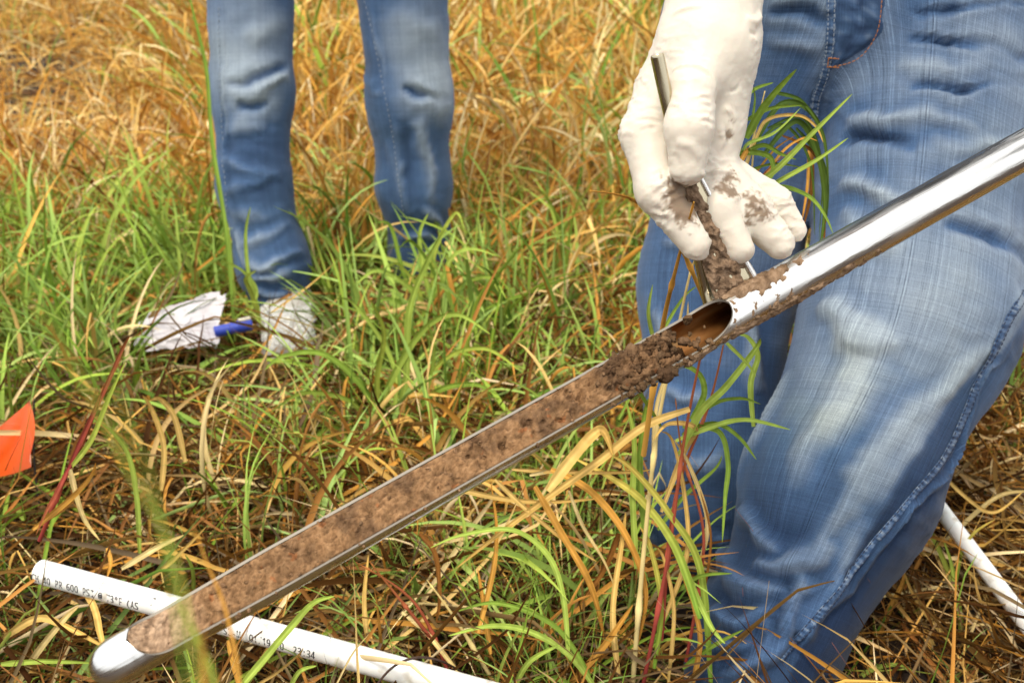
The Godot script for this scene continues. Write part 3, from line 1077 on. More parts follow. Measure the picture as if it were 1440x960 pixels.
func glove(root: Node3D) -> void:
	var k := 0.012
	var palm := [
		[at_px(1012, -150, 0.665), at_px(1005, 0, 0.650), 0.031, 0.0262, 0.02],
		[at_px(1005, 0, 0.650), at_px(998, 66, 0.644), 0.0262, 0.0268, 0.02],
		[at_px(985, 66, 0.646), at_px(946, 126, 0.652), 0.023, 0.018, 0.025],
		[at_px(1002, 70, 0.646), at_px(1006, 160, 0.650), 0.0245, 0.0165, 0.02],
		[at_px(985, 90, 0.642), at_px(982, 190, 0.650), 0.023, 0.019, 0.02],
		[at_px(998, 150, 0.650), at_px(1006, 232, 0.648), 0.0165, 0.0125, 0.02],
		# index: knuckle, middle joint, tip curled behind the plate
		[at_px(934, 124, 0.650), at_px(909, 188, 0.640), 0.0175, 0.0162, 0.012],
		[at_px(909, 188, 0.640), at_px(927, 268, 0.628), 0.0162, 0.0142, 0.006],
		[at_px(927, 268, 0.628), at_px(978, 344, 0.624), 0.0142, 0.0096, 0.006],
		[at_px(950, 150, 0.650), at_px(950, 220, 0.648), 0.016, 0.013, 0.02],
		# middle, ring, little
		[at_px(985, 230, 0.644), at_px(1012, 292, 0.634), 0.0135, 0.0125, 0.006],
		[at_px(1012, 292, 0.634), at_px(1040, 350, 0.632), 0.0125, 0.0095, 0.005],
		[at_px(1004, 236, 0.648), at_px(1056, 298, 0.641), 0.0140, 0.0138, 0.0045],
		[at_px(1056, 298, 0.641), at_px(1096, 343, 0.639), 0.0138, 0.0098, 0.004],
		[at_px(1016, 240, 0.658), at_px(1090, 284, 0.654), 0.0125, 0.0108, 0.004],
		[at_px(1090, 284, 0.654), at_px(1118, 324, 0.653), 0.0108, 0.0078, 0.003],
	]
	var thumb := [
		[at_px(992, 80, 0.634), at_px(972, 128, 0.614), 0.018, 0.0148, 0.008],
		[at_px(972, 128, 0.614), at_px(969, 182, 0.606), 0.0148, 0.0150, 0.003],
		[at_px(969, 182, 0.606), at_px(967, 236, 0.609), 0.0150, 0.0108, 0.003],
	]
	var bones := ready_bones(palm + thumb)
	var folds := make_folds([
		# wrinkles across the finger joints and the web of the thumb, the rolled crease over the thumb's root
		[[944, 100, 962, 92, 985, 94, 1002, 108, 1007, 130], 0.0022, 0.0016], [[898, 158, 915, 152, 932, 156], -0.0009, 0.0014], [[893, 170, 912, 168, 932, 172], -0.0011, 0.0014], [[900, 184, 918, 180, 934, 186], -0.0009, 0.0014],
		[[985, 135, 1000, 140], -0.0010, 0.0012], [[984, 146, 1002, 150], -0.0009, 0.0012], [[982, 158, 1002, 160], -0.0009, 0.0012], [[984, 170, 1002, 172], -0.0008, 0.0012], [[950, 200, 972, 205, 985, 225], 0.0014, 0.003], [[948, 215, 956, 235], -0.0009, 0.0025],
		[[1008, 128, 1030, 128, 1042, 120], -0.0009, 0.0014], [[1005, 150, 1024, 155, 1036, 170], 0.0013, 0.002], [[1012, 175, 1018, 195, 1010, 215], 0.001, 0.002], [[1020, 180, 1030, 200], -0.0008, 0.002],
		[[985, 246, 1005, 242, 1030, 240], 0.002, 0.0018], [[990, 256, 1012, 254, 1028, 252], -0.0013, 0.0018], [[915, 250, 930, 240, 945, 232], -0.0009, 0.0014], [[918, 275, 935, 262, 948, 256], -0.001, 0.0014], [[925, 288, 942, 276, 954, 270], -0.001, 0.0013],
		[[1050, 285, 1066, 296, 1075, 290], -0.0012, 0.0016], [[1062, 296, 1078, 300], -0.0010, 0.0014], [[1078, 272, 1090, 282], -0.0010, 0.0014], [[1030, 280, 1045, 275, 1060, 262], 0.0008, 0.002], [[945, 20, 960, 12, 990, 8], 0.0015, 0.002], [[1050, 25, 1064, 30, 1072, 20], 0.002, 0.003], [[1055, 44, 1066, 50], -0.0015, 0.002],
	], bones, 0.5)
	var g := nets(bones, 0.0015)
	var nrm := g.normals()
	var spots := []
	for s in [[958, 285, 0.010], [948, 262, 0.008], [968, 300, 0.010], [962, 272, 0.007], [1052, 312, 0.005], [1062, 282, 0.009], [1030, 270, 0.006], [1078, 302, 0.006], [1026, 190, 0.004], [1034, 172, 0.003], [1012, 262, 0.006], [1028, 248, 0.006]]:
		spots.append([surface_at(s[0], s[1], bones), s[2]])
	for j in g.v.size():
		var p := g.v[j]
		var h := fold_height(p, folds)
		h += n_fine.get_noise_3d(p.x * 60.0, p.y * 45.0, p.z * 60.0) * 0.0006
		# thin rubber rucks into fine ridges where it is slack
		var slack := clampf(0.35 + 1.6 * n_mid.get_noise_3d(p.x * 20.0 + 5.0, p.y * 20.0, p.z * 20.0), 0.0, 1.0) * smoothstep(0.62, 0.52, p.y)
		h += slack * 0.0019 * (pow(1.0 - absf(n_big.get_noise_3d(p.x * 38.0 + p.y * 20.0, p.y * 95.0, p.z * 40.0)), 6.0) - 0.3)
		g.v[j] = p + nrm[j] * h
		var dirt := 0.0
		for s in spots:
			dirt += exp(-pow(p.distance_to(s[0]) / s[1], 2.0))
		var grain := n_fine.get_noise_3d(p.x * 190.0, p.y * 190.0, p.z * 190.0) + 0.6 * n_fine.get_noise_3d(p.x * 480.0, p.y * 480.0, p.z * 480.0)
		var d := clampf((dirt * 1.1 + grain * 0.8 - 0.55) * 1.8, 0.0, 0.9) if dirt > 0.05 else 0.0
		var film := clampf(0.08 + 0.5 * n_mid.get_noise_3d(p.x * 22.0, p.y * 22.0, p.z * 22.0), 0.0, 0.22) * smoothstep(0.52, 0.44, p.y)
		g.c[j] = Color(0.66, 0.60, 0.515).lerp(Color(0.58, 0.43, 0.30), film).lerp(Color(0.17, 0.105, 0.06), d)
	var o := part("glove", g, M.glove, root)
	o.set_meta("label", "white rubber glove smeared with soil, holding the step of the sampler")

func person_standing() -> void:
	var root := thing("person", "person in slim faded blue jeans standing in the tall dry grass in the background", "person", at_px(395, 450, 1.655))
	var l := [at_px(348, -260, 1.544), at_px(354, 130, 1.609), at_px(357, 260, 1.628), at_px(384, 370, 1.646), at_px(398, 438, 1.66)]
	var q := [at_px(548, -260, 1.544), at_px(576, 140, 1.674), at_px(582, 260, 1.73), at_px(592, 352, 1.795), at_px(598, 385, 1.823)]
	var bones := ready_bones([
		[l[0], l[1], 0.0781, 0.0618, 0.03], [l[1], l[2], 0.0618, 0.0558, 0.03], [l[2], l[3], 0.0558, 0.0558, 0.03], [l[3], l[4], 0.0558, 0.0437, 0.03],
		[q[0], q[1], 0.0837, 0.0679, 0.03], [q[1], q[2], 0.0679, 0.0614, 0.03], [q[2], q[3], 0.0614, 0.0539, 0.03], [q[3], q[4], 0.0539, 0.0484, 0.03],
		[l[0] + Vector3(0.01, 0.03, 0), q[0] + Vector3(-0.01, 0.03, 0), 0.11, 0.11, 0.05],
	])
	var folds := make_folds([
		[[318, 122, 345, 116, 378, 100, 405, 88], -0.007, 0.008], [[350, 128, 370, 122, 390, 112, 405, 108], 0.005, 0.008], [[328, 152, 352, 148, 380, 140], -0.007, 0.007], [[345, 62, 375, 42, 400, 30], 0.003, 0.014], [[310, 182, 345, 175, 380, 172], 0.004, 0.014],
		[[312, 226, 350, 235, 392, 250], 0.005, 0.012], [[318, 270, 345, 262, 385, 250], 0.004, 0.012], [[322, 300, 360, 305, 405, 300], 0.004, 0.012], [[335, 345, 370, 330, 412, 318], 0.005, 0.010], [[345, 368, 380, 372, 425, 352], 0.008, 0.009],
		[[348, 392, 390, 388, 438, 372], 0.008, 0.008], [[352, 410, 390, 412, 436, 398], 0.007, 0.007], [[355, 428, 395, 426, 436, 418], 0.006, 0.006], [[330, 318, 336, 350, 350, 380], 0.005, 0.008],
		[[560, 118, 590, 130, 632, 146], -0.009, 0.008], [[590, 124, 610, 134, 634, 150], 0.004, 0.007], [[545, 20, 590, 40, 622, 50], 0.002, 0.02], [[585, 165, 600, 220, 612, 290], 0.006, 0.011], [[570, 180, 575, 230, 580, 300], -0.004, 0.010],
		[[545, 200, 560, 250, 575, 310], 0.003, 0.012], [[600, 290, 612, 312, 628, 330], 0.007, 0.009], [[560, 340, 590, 334, 625, 345], 0.006, 0.009], [[510, 105, 522, 112, 535, 118], 0.003, 0.008], [[520, 120, 528, 128, 540, 132], 0.003, 0.007],
		[[312, 40, 313, 120, 316, 200, 322, 300], 0.0025, 0.005], [[516, 0, 536, 90, 556, 190, 572, 300], 0.0025, 0.005],
	], bones, 1.3)
	for fo in folds:
		fo[1] *= 1.25
	var g := nets(bones, 0.0055)
	var pale := [[surface_at(345, 130, bones, 1.3), 0.075, 0.38], [surface_at(345, 60, bones, 1.3), 0.09, 0.36], [surface_at(605, 80, bones, 1.3), 0.10, 0.5], [surface_at(615, 125, bones, 1.3), 0.05, 0.25], [surface_at(345, 350, bones, 1.3), 0.06, 0.22], [surface_at(365, 210, bones, 1.3), 0.06, -0.24], [surface_at(530, 120, bones, 1.3), 0.06, -0.18], [surface_at(605, 250, bones, 1.3), 0.05, 0.14]]
	var wear_and_shade := func(p: Vector3, h: float, ang: float, along: float, small: float, leg: int) -> Color:
		var paleness := 0.42 + clampf(h * 40.0, -0.35, 0.3) + small * 0.16 - 0.15 * smoothstep(0.7, 1.7, absf(ang))  # pale ridges are wear, dark creases are shade mixed into the colour
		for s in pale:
			paleness += s[2] * exp(-pow(p.distance_to(s[0]) / s[1], 2.0))
		paleness -= 0.18 * smoothstep(0.14, 0.03, p.y)
		return denim_tone(paleness, clampf(n_big.get_noise_3d(p.x * 3.0, p.y * 3.0, p.z * 3.0) * 0.6, 0.0, 0.5))
	cloth(g, folds, [even(l), even(q)], Vector3(0, 0.1, 1).normalized(), wear_and_shade)
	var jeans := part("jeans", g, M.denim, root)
	var st := Geo.new()
	var out := Vector3(0, 0.2, 0.98)
	for s in [[312, 10, 312, 60, 314, 150, 318, 230, 324, 300], [516, 0, 530, 60, 545, 130, 558, 200, 572, 300], [358, 422, 380, 426, 400, 425, 432, 414]]:
		st = Geo.new()
		stitch_row(cloth_path(s, bones, folds, 4.0, 0.0006, 40), out, st, 0.005, 0.004, 0.0007)
		part("seam_stitching", st, M.thread_pale, jeans).set_meta("kind", "stuff")
	# shoes, and the body out of the picture
	for f in [[at_px(402, 452, 1.632), Vector3(0.02, -0.012, 0.10)], [at_px(606, 398, 1.823), Vector3(0.09, -0.012, 0.06)]]:
		var a: Vector3 = f[0]
		a.y = maxf(a.y, 0.045)
		var shoe := nets(ready_bones([[a + Vector3(0, 0.02, -0.03), a, 0.042, 0.042, 0.02], [a, a + f[1], 0.042, 0.034, 0.02], [a - Vector3(0, 0.012, 0.03), a + f[1] * 1.05, 0.036, 0.036, 0.01]]), 0.007)
		part("shoe", shoe, M.pale_shoe if f[1].z > 0.08 else M.shoe_leather, root)
	var hip := (l[0] + q[0]) * 0.5 as Vector3
	var chest := hip + Vector3(0, 0.42, 0)
	var body := nets(ready_bones([
		[hip + Vector3(0, 0.08, 0), chest, 0.115, 0.13, 0.06], [chest + Vector3(-0.15, 0.08, 0), chest + Vector3(0.15, 0.08, 0), 0.06, 0.06, 0.08],
		[chest + Vector3(-0.16, 0.08, 0), chest + Vector3(-0.24, -0.18, 0.02), 0.05, 0.04, 0.04], [chest + Vector3(-0.24, -0.18, 0.02), chest + Vector3(-0.12, -0.26, 0.2), 0.04, 0.03, 0.03],
		[chest + Vector3(0.16, 0.08, 0), chest + Vector3(0.24, -0.18, 0.02), 0.05, 0.04, 0.04], [chest + Vector3(0.24, -0.18, 0.02), chest + Vector3(0.12, -0.26, 0.2), 0.04, 0.03, 0.03],
	]), 0.014)
	part("shirt", body, M.shirt, root)
	var c := chest + Vector3(0, 0.32, 0.02)
	var head := nets(ready_bones([[chest + Vector3(0, 0.12, 0), c - Vector3(0, 0.06, 0), 0.05, 0.05, 0.03], [c, c + Vector3(0, -0.07, 0.04), 0.085, 0.058, 0.05], [c + Vector3(0, -0.04, 0.09), c + Vector3(0, -0.055, 0.105), 0.011, 0.013, 0.012], [c + Vector3(-0.08, -0.04, 0), c + Vector3(-0.08, -0.01, 0), 0.014, 0.018, 0.008], [c + Vector3(0.08, -0.04, 0), c + Vector3(0.08, -0.01, 0), 0.014, 0.018, 0.008]]), 0.008)
	part("head", head, M.skin, root)
	part("hair", nets(ready_bones([[c + Vector3(0, 0.02, -0.02), c + Vector3(0, -0.10, -0.05), 0.09, 0.07, 0.03], [c + Vector3(0, 0.05, 0.03), c, 0.06, 0.07, 0.03]]), 0.01), M.hair, root)
# ---------------------------------------------------------------- the soil sampler
var ax_a: Vector3
var ax_d: Vector3
var ax_n: Vector3
var ax_m: Vector3
const TUBE := 0.014

func axis_s(px: float) -> float:
	var z := 1.0 / (1.964 - 0.56 * (px - 160.0) / 1280.0)
	return (at_px(px, 931.0 - 0.5625 * (px - 160.0), z) - ax_a).dot(ax_d)

# a point on or about the tube: along, round (0 = towards the opening), out from the axis
func on_tube(s: float, th: float, r: float) -> Vector3:
	return ax_a + ax_d * s + (ax_n * cos(th) + ax_m * sin(th)) * r

func tube_radius(s: float) -> float:
	# the cutting end is drawn in a little and rounded over
	var r := TUBE * lerpf(0.90, 1.0, smoothstep(0.02, 0.10, s))
	var e := clampf((0.010 - s) / 0.022, 0.0, 1.0)
	return r * sqrt(maxf(0.0, 1.0 - pow(e, 3.2)))

func sampler() -> void:
	ax_a = at_px(160, 931, 1.0 / 1.964)
	ax_d = (at_px(1440, 211, 1.0 / 1.404) - ax_a).normalized()
	var mid := ax_a + ax_d * 0.25
	var to_eye := (EYE - mid).normalized()
	var up := (to_eye - ax_d * to_eye.dot(ax_d)).normalized()
	ax_m = ax_d.cross(up).normalized()
	if ax_m.dot(cam_u) < 0.0:
		ax_m = -ax_m
	# the opening looks at the eye and a third of a right angle above it
	var roll := deg_to_rad(31.0)
	ax_n = (up * cos(roll) + ax_m * sin(roll)).normalized()
	ax_m = (ax_m * cos(roll) - up * sin(roll)).normalized()
	var s0 := axis_s(192.0)
	var s1 := axis_s(1022.0)
	var s_end := axis_s(1440.0) + 0.22
	var wide := deg_to_rad(76.0)
	var slot := func(s: float) -> float:
		if s <= s0 or s >= s1:
			return 0.0
		var e := minf(minf((s - s0) / 0.017, (s1 - s) / 0.030), 1.0)
		return wide * sqrt(maxf(0.0, 1.0 - (1.0 - e) * (1.0 - e)))
	var root := thing("soil_sampler", "shiny steel tube soil sampler with a long open slot, crossing the picture above the grass", "soil sampler", ax_a)

	var ss := []
	for k in 19:
		ss.append(-0.012 + 0.028 * (1.0 - cos(PI * k / 18.0)) * 0.5)
	var s: float = 0.018
	while s < s_end:
		ss.append(s)
		var near := minf(minf(absf(s - s0), absf(s - s1)), minf(absf(s - s0 - 0.017), absf(s - s1 + 0.03)))
		s += 0.0008 if near < 0.014 else 0.003
	ss.append(s_end)
	var cols := 49
	var outer := Geo.new()
	var inner := Geo.new()
	var rim := Geo.new()
	for k in ss.size():
		var f: float = slot.call(ss[k])
		var r := tube_radius(ss[k])
		var dent := 1.0 + 0.004 * n_mid.get_noise_2d(ss[k] * 20.0, 1.0)
		for j in cols:
			var th := f + (TAU - 2.0 * f) * j / (cols - 1)
			outer.add(on_tube(ss[k], th, r * dent), Vector2(th * TUBE / 0.05, ss[k] / 0.4))
			inner.add(on_tube(ss[k], th, maxf(r * dent - 0.0014, 0.0)), Vector2(th / TAU * 2.0, ss[k] / 0.2))
		for e in [f, TAU - f]:
			rim.add(on_tube(ss[k], e, r * dent + 0.00005))
			rim.add(on_tube(ss[k], e, r * dent - 0.0015))
	outer.link(0, ss.size(), cols)
	inner.link(0, ss.size(), cols, true)
	for k in ss.size() - 1:
		if slot.call(ss[k]) > 0.0 or slot.call(ss[k + 1]) > 0.0:
			for e in 2:
				var a := k * 4 + e * 2
				if e == 0:
					rim.quad(a, a + 1, a + 5, a + 4)
				else:
					rim.quad(a, a + 4, a + 5, a + 1)
	part("tube", outer, M.steel, root)
	part("tube_inside", inner, M.rusty_steel, root)
	part("slot_edge", rim, M.worn_edge, root)

	# foot step: a round rod through the fist and a tapering gusset beside it
	var rod := Geo.new()
	var top := at_px(924, 76, 0.600)
	var low := on_tube(axis_s(1008), 0.0, 0.0)
	low += at_px(999, 430, 0.652) - at_px(1008, 454, 0.634)
	var dirn := (low - top).normalized()
	rod.tube([top, top + dirn * 0.0008, top + dirn * 0.002, low], [0.0036, 0.0041, 0.0043, 0.0043], 20)
	part("step_rod", rod, M.bronzed_steel, root)
	var plate := Geo.new()
	var apex := at_px(966, 236, 0.622)
	var b0 := on_tube(axis_s(1040), 0.0, 0.0) + at_px(1008, 428, 0.63) - at_px(1040, 436, 0.63)
	var b1 := on_tube(axis_s(1066), 0.0, 0.0) + at_px(1066, 398, 0.623) - at_px(1066, 421, 0.623)
	var out := (EYE - apex).normalized()
	var rows := 20
	for k in rows + 1:
		var t := float(k) / rows
		var l := apex.lerp(b0, t) + (b1 - b0) * (-0.10 * sin(PI * t)) - (b1 - b0) * 0.10 * (1.0 - t)
		var q := apex.lerp(b1, t) + (b1 - b0) * 0.14 * (1.0 - t)
		for j in 8:
			var c: float = [0.0, 0.12, 0.5, 0.88, 1.0, 0.95, 0.5, 0.05][j]
			var lift: float = [0.0, 0.0020, 0.0026, 0.0018, 0.0, -0.002, -0.002, -0.002][j]
			plate.add(l.lerp(q, c) + out * lift, Vector2(c, t))
	plate.link(0, rows + 1, 8, false, true)
	part("step_gusset", plate, M.bronzed_steel, root)
	var edge := Geo.new()
	edge.tube([apex + (b1 - b0) * 0.16 + out * 0.001, apex.lerp(b1, 0.5) + (b1 - b0) * 0.07 + out * 0.0012, b1 + out * 0.001], [0.0016, 0.0021, 0.0024], 12)
	part("gusset_edge", edge, M.steel, root)

	# mud: skins of soil stuck to the steel, thick where the noise is high and under the surface where it is low
	var mud := Geo.new()
	var m0 := s1 - 0.045
	var m1 := axis_s(1330)
	var mr := 150
	var mc := 90
	var sj := axis_s(1050)
	for k in mr + 1:
		var sk := lerpf(m0, m1, float(k) / mr)
		for j in mc + 1:
			var th := lerpf(-PI, PI, float(j) / mc)
			var p := on_tube(sk, th, TUBE)
			# seen from the eye: th = -0.54 faces it, towards -1.6 is the lower edge, +0.9 the upper one
			var v := th + 0.54
			var grow := -0.50
			grow += 0.95 * exp(-pow((sk - sj) / 0.020, 2.0)) * exp(-pow((v - 1.1) / 0.75, 2.0))
			grow += 0.75 * exp(-pow((sk - sj - 0.030) / 0.026, 2.0)) * exp(-pow((v - 0.75) / 0.45, 2.0))
			grow += 0.78 * exp(-pow((v + 1.15) / 0.42, 2.0)) * smoothstep(sj + 0.16, sj + 0.05, sk)
			grow += 0.42 * exp(-pow((sk - sj) / 0.035, 2.0)) * exp(-pow((v + 0.3) / 0.5, 2.0))
			grow += 0.9 * exp(-pow((sk - m0) / 0.012, 2.0)) * exp(-pow((v + 1.0) / 0.35, 2.0))
			grow -= 0.55 * exp(-pow((v - 0.15) / 0.28, 2.0)) * smoothstep(sj + 0.02, sj + 0.05, sk)
			grow += 0.55 * n_fine.get_noise_3d(p.x * 90.0, p.y * 90.0, p.z * 90.0) + 0.35 * n_fine.get_noise_3d(p.x * 260.0, p.y * 260.0, p.z * 260.0)
			var f: float = slot.call(sk)
			if f > 0.0 and absf(th) < f + 0.12:
				grow = minf(grow, -0.3)
			var h := clampf(grow * 0.0026, -0.0009, 0.0035)
			if j == 0 or j == mc or k == 0 or k == mr:
				h = -0.0009
			var tone := 0.9 + 0.35 * n_fine.get_noise_3d(p.x * 120.0, p.y * 120.0, p.z * 120.0)
			mud.add(on_tube(sk, th, TUBE + h), Vector2.ZERO, Color(0.36, 0.25, 0.165) * tone)
	for k in mr:
		var f: float = maxf(slot.call(lerpf(m0, m1, float(k) / mr)), slot.call(lerpf(m0, m1, float(k + 1) / mr)))
		for j in mc:
			var th := lerpf(-PI, PI, float(j) / mc)
			if f > 0.0 and absf(th) < f + 0.09:
				continue
			var q := k * (mc + 1) + j
			mud.quad(q, q + 1, q + mc + 2, q + mc + 1)
	part("mud", mud, M.mud, root)
	var cake := Geo.new()
	var cr := 60
	var cc := 26
	for k in cr + 1:
		var t := float(k) / cr
		var l := apex.lerp(b0, t) + (b1 - b0) * (-0.10 * sin(PI * t)) - (b1 - b0) * 0.14 * (1.0 - t)
		var q := apex.lerp(b1, t) + (b1 - b0) * (0.10 * (1.0 - t) - 0.04)
		if t > 0.9:
			l -= out * (t - 0.9) * 0.02
		for j in cc + 1:
			var c := float(j) / cc
			var p := l.lerp(q, c)
			var h := 0.0026 + 0.0022 * sin(PI * c) + 0.0042 * n_fine.get_noise_3d(p.x * 100.0, p.y * 100.0, p.z * 100.0) + 0.002 * n_fine.get_noise_3d(p.x * 300.0, p.y * 300.0, p.z * 300.0)
			h -= 0.003 * smoothstep(0.7, 1.0, c) * (0.6 + n_mid.get_noise_2d(t * 8.0, 3.0))
			if j == 0 or j == cc:
				h = 0.0008
			var tone := 0.82 + 0.5 * n_fine.get_noise_3d(p.x * 140.0, p.y * 140.0, p.z * 140.0)
			cake.add(p + out * h, Vector2.ZERO, Color(0.34, 0.24, 0.165) * tone)
	cake.link(0, cr + 1, cc + 1, true)
	part("mud", cake, M.mud, root)

	var smear := Geo.new()
	var d0 := axis_s(1190)
	for k in 121:
		var sk := lerpf(d0, s_end - 0.01, k / 120.0)
		for j in 13:
			var v := lerpf(0.85, 1.75, j / 12.0)
			var p := on_tube(sk, v - 0.54, TUBE)
			var grow := -0.35 + 0.55 * sin(PI * j / 12.0) * smoothstep(d0, d0 + 0.06, sk) + 0.7 * n_fine.get_noise_3d(sk * 14.0, v * 3.5, 0.0) + 0.2 * n_fine.get_noise_3d(sk * 120.0, v * 14.0, 5.0)
			smear.add(on_tube(sk, v - 0.54, TUBE + clampf(grow * 0.0006, -0.0008, 0.0004)))
	smear.link(0, 121, 13)
	part("dark_smear", smear, M.dark_smear, root)

	# the core of soil lying in the slot
	var core := Geo.new()
	var e0 := s0 - 0.0002
	var e1 := axis_s(962.0)
	var kr := 420
	var kc := 40
	var crumbly := func(sk: float) -> float:
		return smoothstep(axis_s(820.0), axis_s(880.0), sk)
	for k in kr + 1:
		var t := float(k) / kr
		var sk := lerpf(e0, e1, pow(t, 1.7) * 0.75 + 0.25 * t if t < 1.0 else 1.0)
		var f: float = maxf(slot.call(sk), 0.02)
		var r := tube_radius(sk) - 0.0014
		for j in kc + 1:
			var c := lerpf(-1.0, 1.0, float(j) / kc)
			var across := r * sin(minf(f, PI / 2)) * c
			var p := ax_a + ax_d * sk + ax_m * across
			var rough := n_fine.get_noise_3d(p.x * 110.0, p.y * 110.0, p.z * 110.0)
			var grit := n_fine.get_noise_3d(p.x * 330.0, p.y * 330.0, p.z * 330.0)
			var lump := n_mid.get_noise_3d(p.x * 45.0, p.y * 45.0, p.z * 45.0)
			var smooth_tip := smoothstep(axis_s(300.0), axis_s(240.0), sk)
			var loose: float = crumbly.call(sk)
			var h: float = r * cos(f) + 0.0016 * (1.0 - c * c)
			h += (rough * 0.0024 + grit * 0.0014 + lump * 0.0016) * (1.0 - 0.75 * smooth_tip) * (1.0 - pow(absf(c), 5.0)) + 0.0008 * smooth_tip
			# pits broken out of the middle stretch
			var pit := smoothstep(0.16, 0.42, n_mid.get_noise_3d(p.x * 62.0 + 7.0, p.y * 62.0, p.z * 62.0)) * smoothstep(axis_s(560.0), axis_s(680.0), sk)
			h -= pit * 0.0042 * (1.0 - c * c)
			h += loose * (0.0032 + rough * 0.0062 + lump * 0.005 + grit * 0.002) * (1.0 - c * c * 0.6)
			h -= smoothstep(0.965, 1.0, t) * 0.016
			if j == 0 or j == kc:
				h = r * cos(f) - lerpf(0.0014, 0.0002, smooth_tip)
			var grow := clampf(1.0 + rough * 0.42 + grit * 0.5, 0.4, 1.6)
			var dark := clampf(smoothstep(-0.1, 0.4, n_mid.get_noise_3d(p.x * 34.0, p.y * 34.0 + 3.0, p.z * 34.0) + 0.5 * grit) * smoothstep(axis_s(300.0), axis_s(520.0), sk) * 0.62 + loose * 0.42, 0.0, 0.8)
			var col := Color(0.345, 0.205, 0.105).lerp(Color(0.10, 0.062, 0.04), dark)
			col = col.lerp(Color(0.50, 0.36, 0.25), smooth_tip * 0.8)
			if n_fine.get_noise_3d(p.x * 75.0 + 20.0, p.y * 75.0, p.z * 75.0) > 0.5:
				col = col.lerp(Color(0.36, 0.13, 0.045), 0.6)
			core.add(p + ax_n * h, Vector2.ZERO, col * grow)
	core.link(0, kr + 1, kc + 1)
	var soil := thing("soil_core", "brown core of moist soil lying in the open slot of the steel sampler", "soil core", ax_a)
	part("core", core, M.mud, soil)
	# crumbs
	var r2 := RandomNumberGenerator.new()
	r2.seed = 3
	var crumbs := Geo.new()
	for k in 190:
		var px := r2.randfn(915.0, 34.0) if k < 100 else r2.randf_range(230.0, 960.0)
		px = clampf(px, 205.0, 985.0)
		var sk := axis_s(px)
		var f: float = slot.call(sk)
		var loose: float = crumbly.call(sk)
		var r := tube_radius(sk)
		var c := r2.randf_range(-0.95, 0.95) if k % 6 else r2.randf_range(-1.15, -0.95)
		var size := r2.randf_range(0.0006, 0.0014) + loose * absf(r2.randfn(0.0, 0.0017))
		var base := ax_a + ax_d * sk + ax_m * r * sin(f) * c + ax_n * (r * cos(f) + 0.0012 * (1.0 - c * c) + loose * 0.0032 * (1.0 - minf(1.0, c * c)) - size * 0.45)
		var tone := r2.randf_range(0.5, 1.15)
		lump_of_soil(crumbs, base, size, r2, Color(0.33, 0.205, 0.115) * tone * lerpf(1.0, 0.62, loose))
	var cm := part("crumbs", crumbs, M.mud, soil)
	cm.set_meta("kind", "stuff")

func lump_of_soil(g: Geo, at: Vector3, size: float, r: RandomNumberGenerator, col: Color) -> void:
	var first := g.v.size()
	var turn := Basis(Vector3(r.randf() - 0.5, r.randf() - 0.5, r.randf() - 0.5).normalized(), r.randf() * TAU) * Basis.from_scale(Vector3(1.0, r.randf_range(0.4, 0.9), r.randf_range(0.7, 1.6)))
	for k in 6:
		var lat := PI * k / 5.0
		for j in 8:
			var a := TAU * j / 8.0
			var d := Vector3(sin(lat) * cos(a), cos(lat), sin(lat) * sin(a))
			var q := turn * d
			g.add(at + q * size * (1.0 + 0.9 * n_mid.get_noise_3dv(q * 0.9 + at * 900.0)), Vector2.ZERO, col)
	g.link(first, 6, 8, false, true)

# ---------------------------------------------------------------- plastic pipes with printing
func pipe_thing(a: Vector3, b: Vector3, r: float, label: String) -> Node3D:
	var root := thing("plastic_pipe", label, "pipe", a, "white plastic pipes in the grass")
	var d := (b - a).normalized()
	var u := d.cross(Vector3.UP).normalized()
	var w := u.cross(d).normalized()
	var g := Geo.new()
	var wall := 0.78
	var prof := [[0.004, wall], [0.0, wall + 0.01], [0.0, 0.95], [0.0006, 0.99], [0.002, 1.0]]
	var len := a.distance_to(b)
	var rows := []
	rows.append([0.06, wall])
	rows.append_array(prof)
	for k in range(1, 25):
		rows.append([lerpf(0.002, len, k / 24.0), 1.0])
	var cols := 28
	for q in rows:
		for j in cols:
			var th := TAU * j / cols
			g.add(a + d * q[0] + (u * cos(th) + w * sin(th)) * r * q[1], Vector2(float(j) / cols, q[0]))
	g.link(0, rows.size(), cols, true, true)
	part("pipe_wall", g, M.white_plastic_pipe, root)
	return root

func pipe_print(root: Node3D, text: String, a: Vector3, d: Vector3, r: float, start: float, height: float, round_at: float) -> void:
	var tm := TextMesh.new()
	var font := SystemFont.new()
	font.font_names = PackedStringArray(["Droid Sans Mono"])
	tm.font = font
	tm.font_size = 32
	tm.pixel_size = height / 23.0
	tm.depth = 0.0
	tm.curve_step = 1.0
	tm.text = text
	tm.horizontal_alignment = HORIZONTAL_ALIGNMENT_LEFT
	tm.vertical_alignment = VERTICAL_ALIGNMENT_CENTER
	var u := d.cross(Vector3.UP).normalized()
	var w := u.cross(d).normalized()
	if u.z < 0.0:
		u = -u
	var arr := tm.get_mesh_arrays()
	var g := Geo.new()
	# two passes a hair apart, as the jet of a pipe printer leaves heavy strokes
	for pass_ in 2:
		for p in arr[Mesh.ARRAY_VERTEX]:
			var th: float = round_at + p.y / r
			g.add(a + d * (start + p.x * 0.73 + pass_ * 0.00032) + (u * cos(th) + w * sin(th)) * (r + 0.00015 + pass_ * 0.00008))
	var idx = arr[Mesh.ARRAY_INDEX]
	if idx == null or idx.size() == 0:
		idx = PackedInt32Array(range(g.v.size() / 2))
	g.i = idx.duplicate()
	for k in idx:
		g.i.append(k + g.v.size() / 2)
	part("printed_lettering", g, M.ink, root)

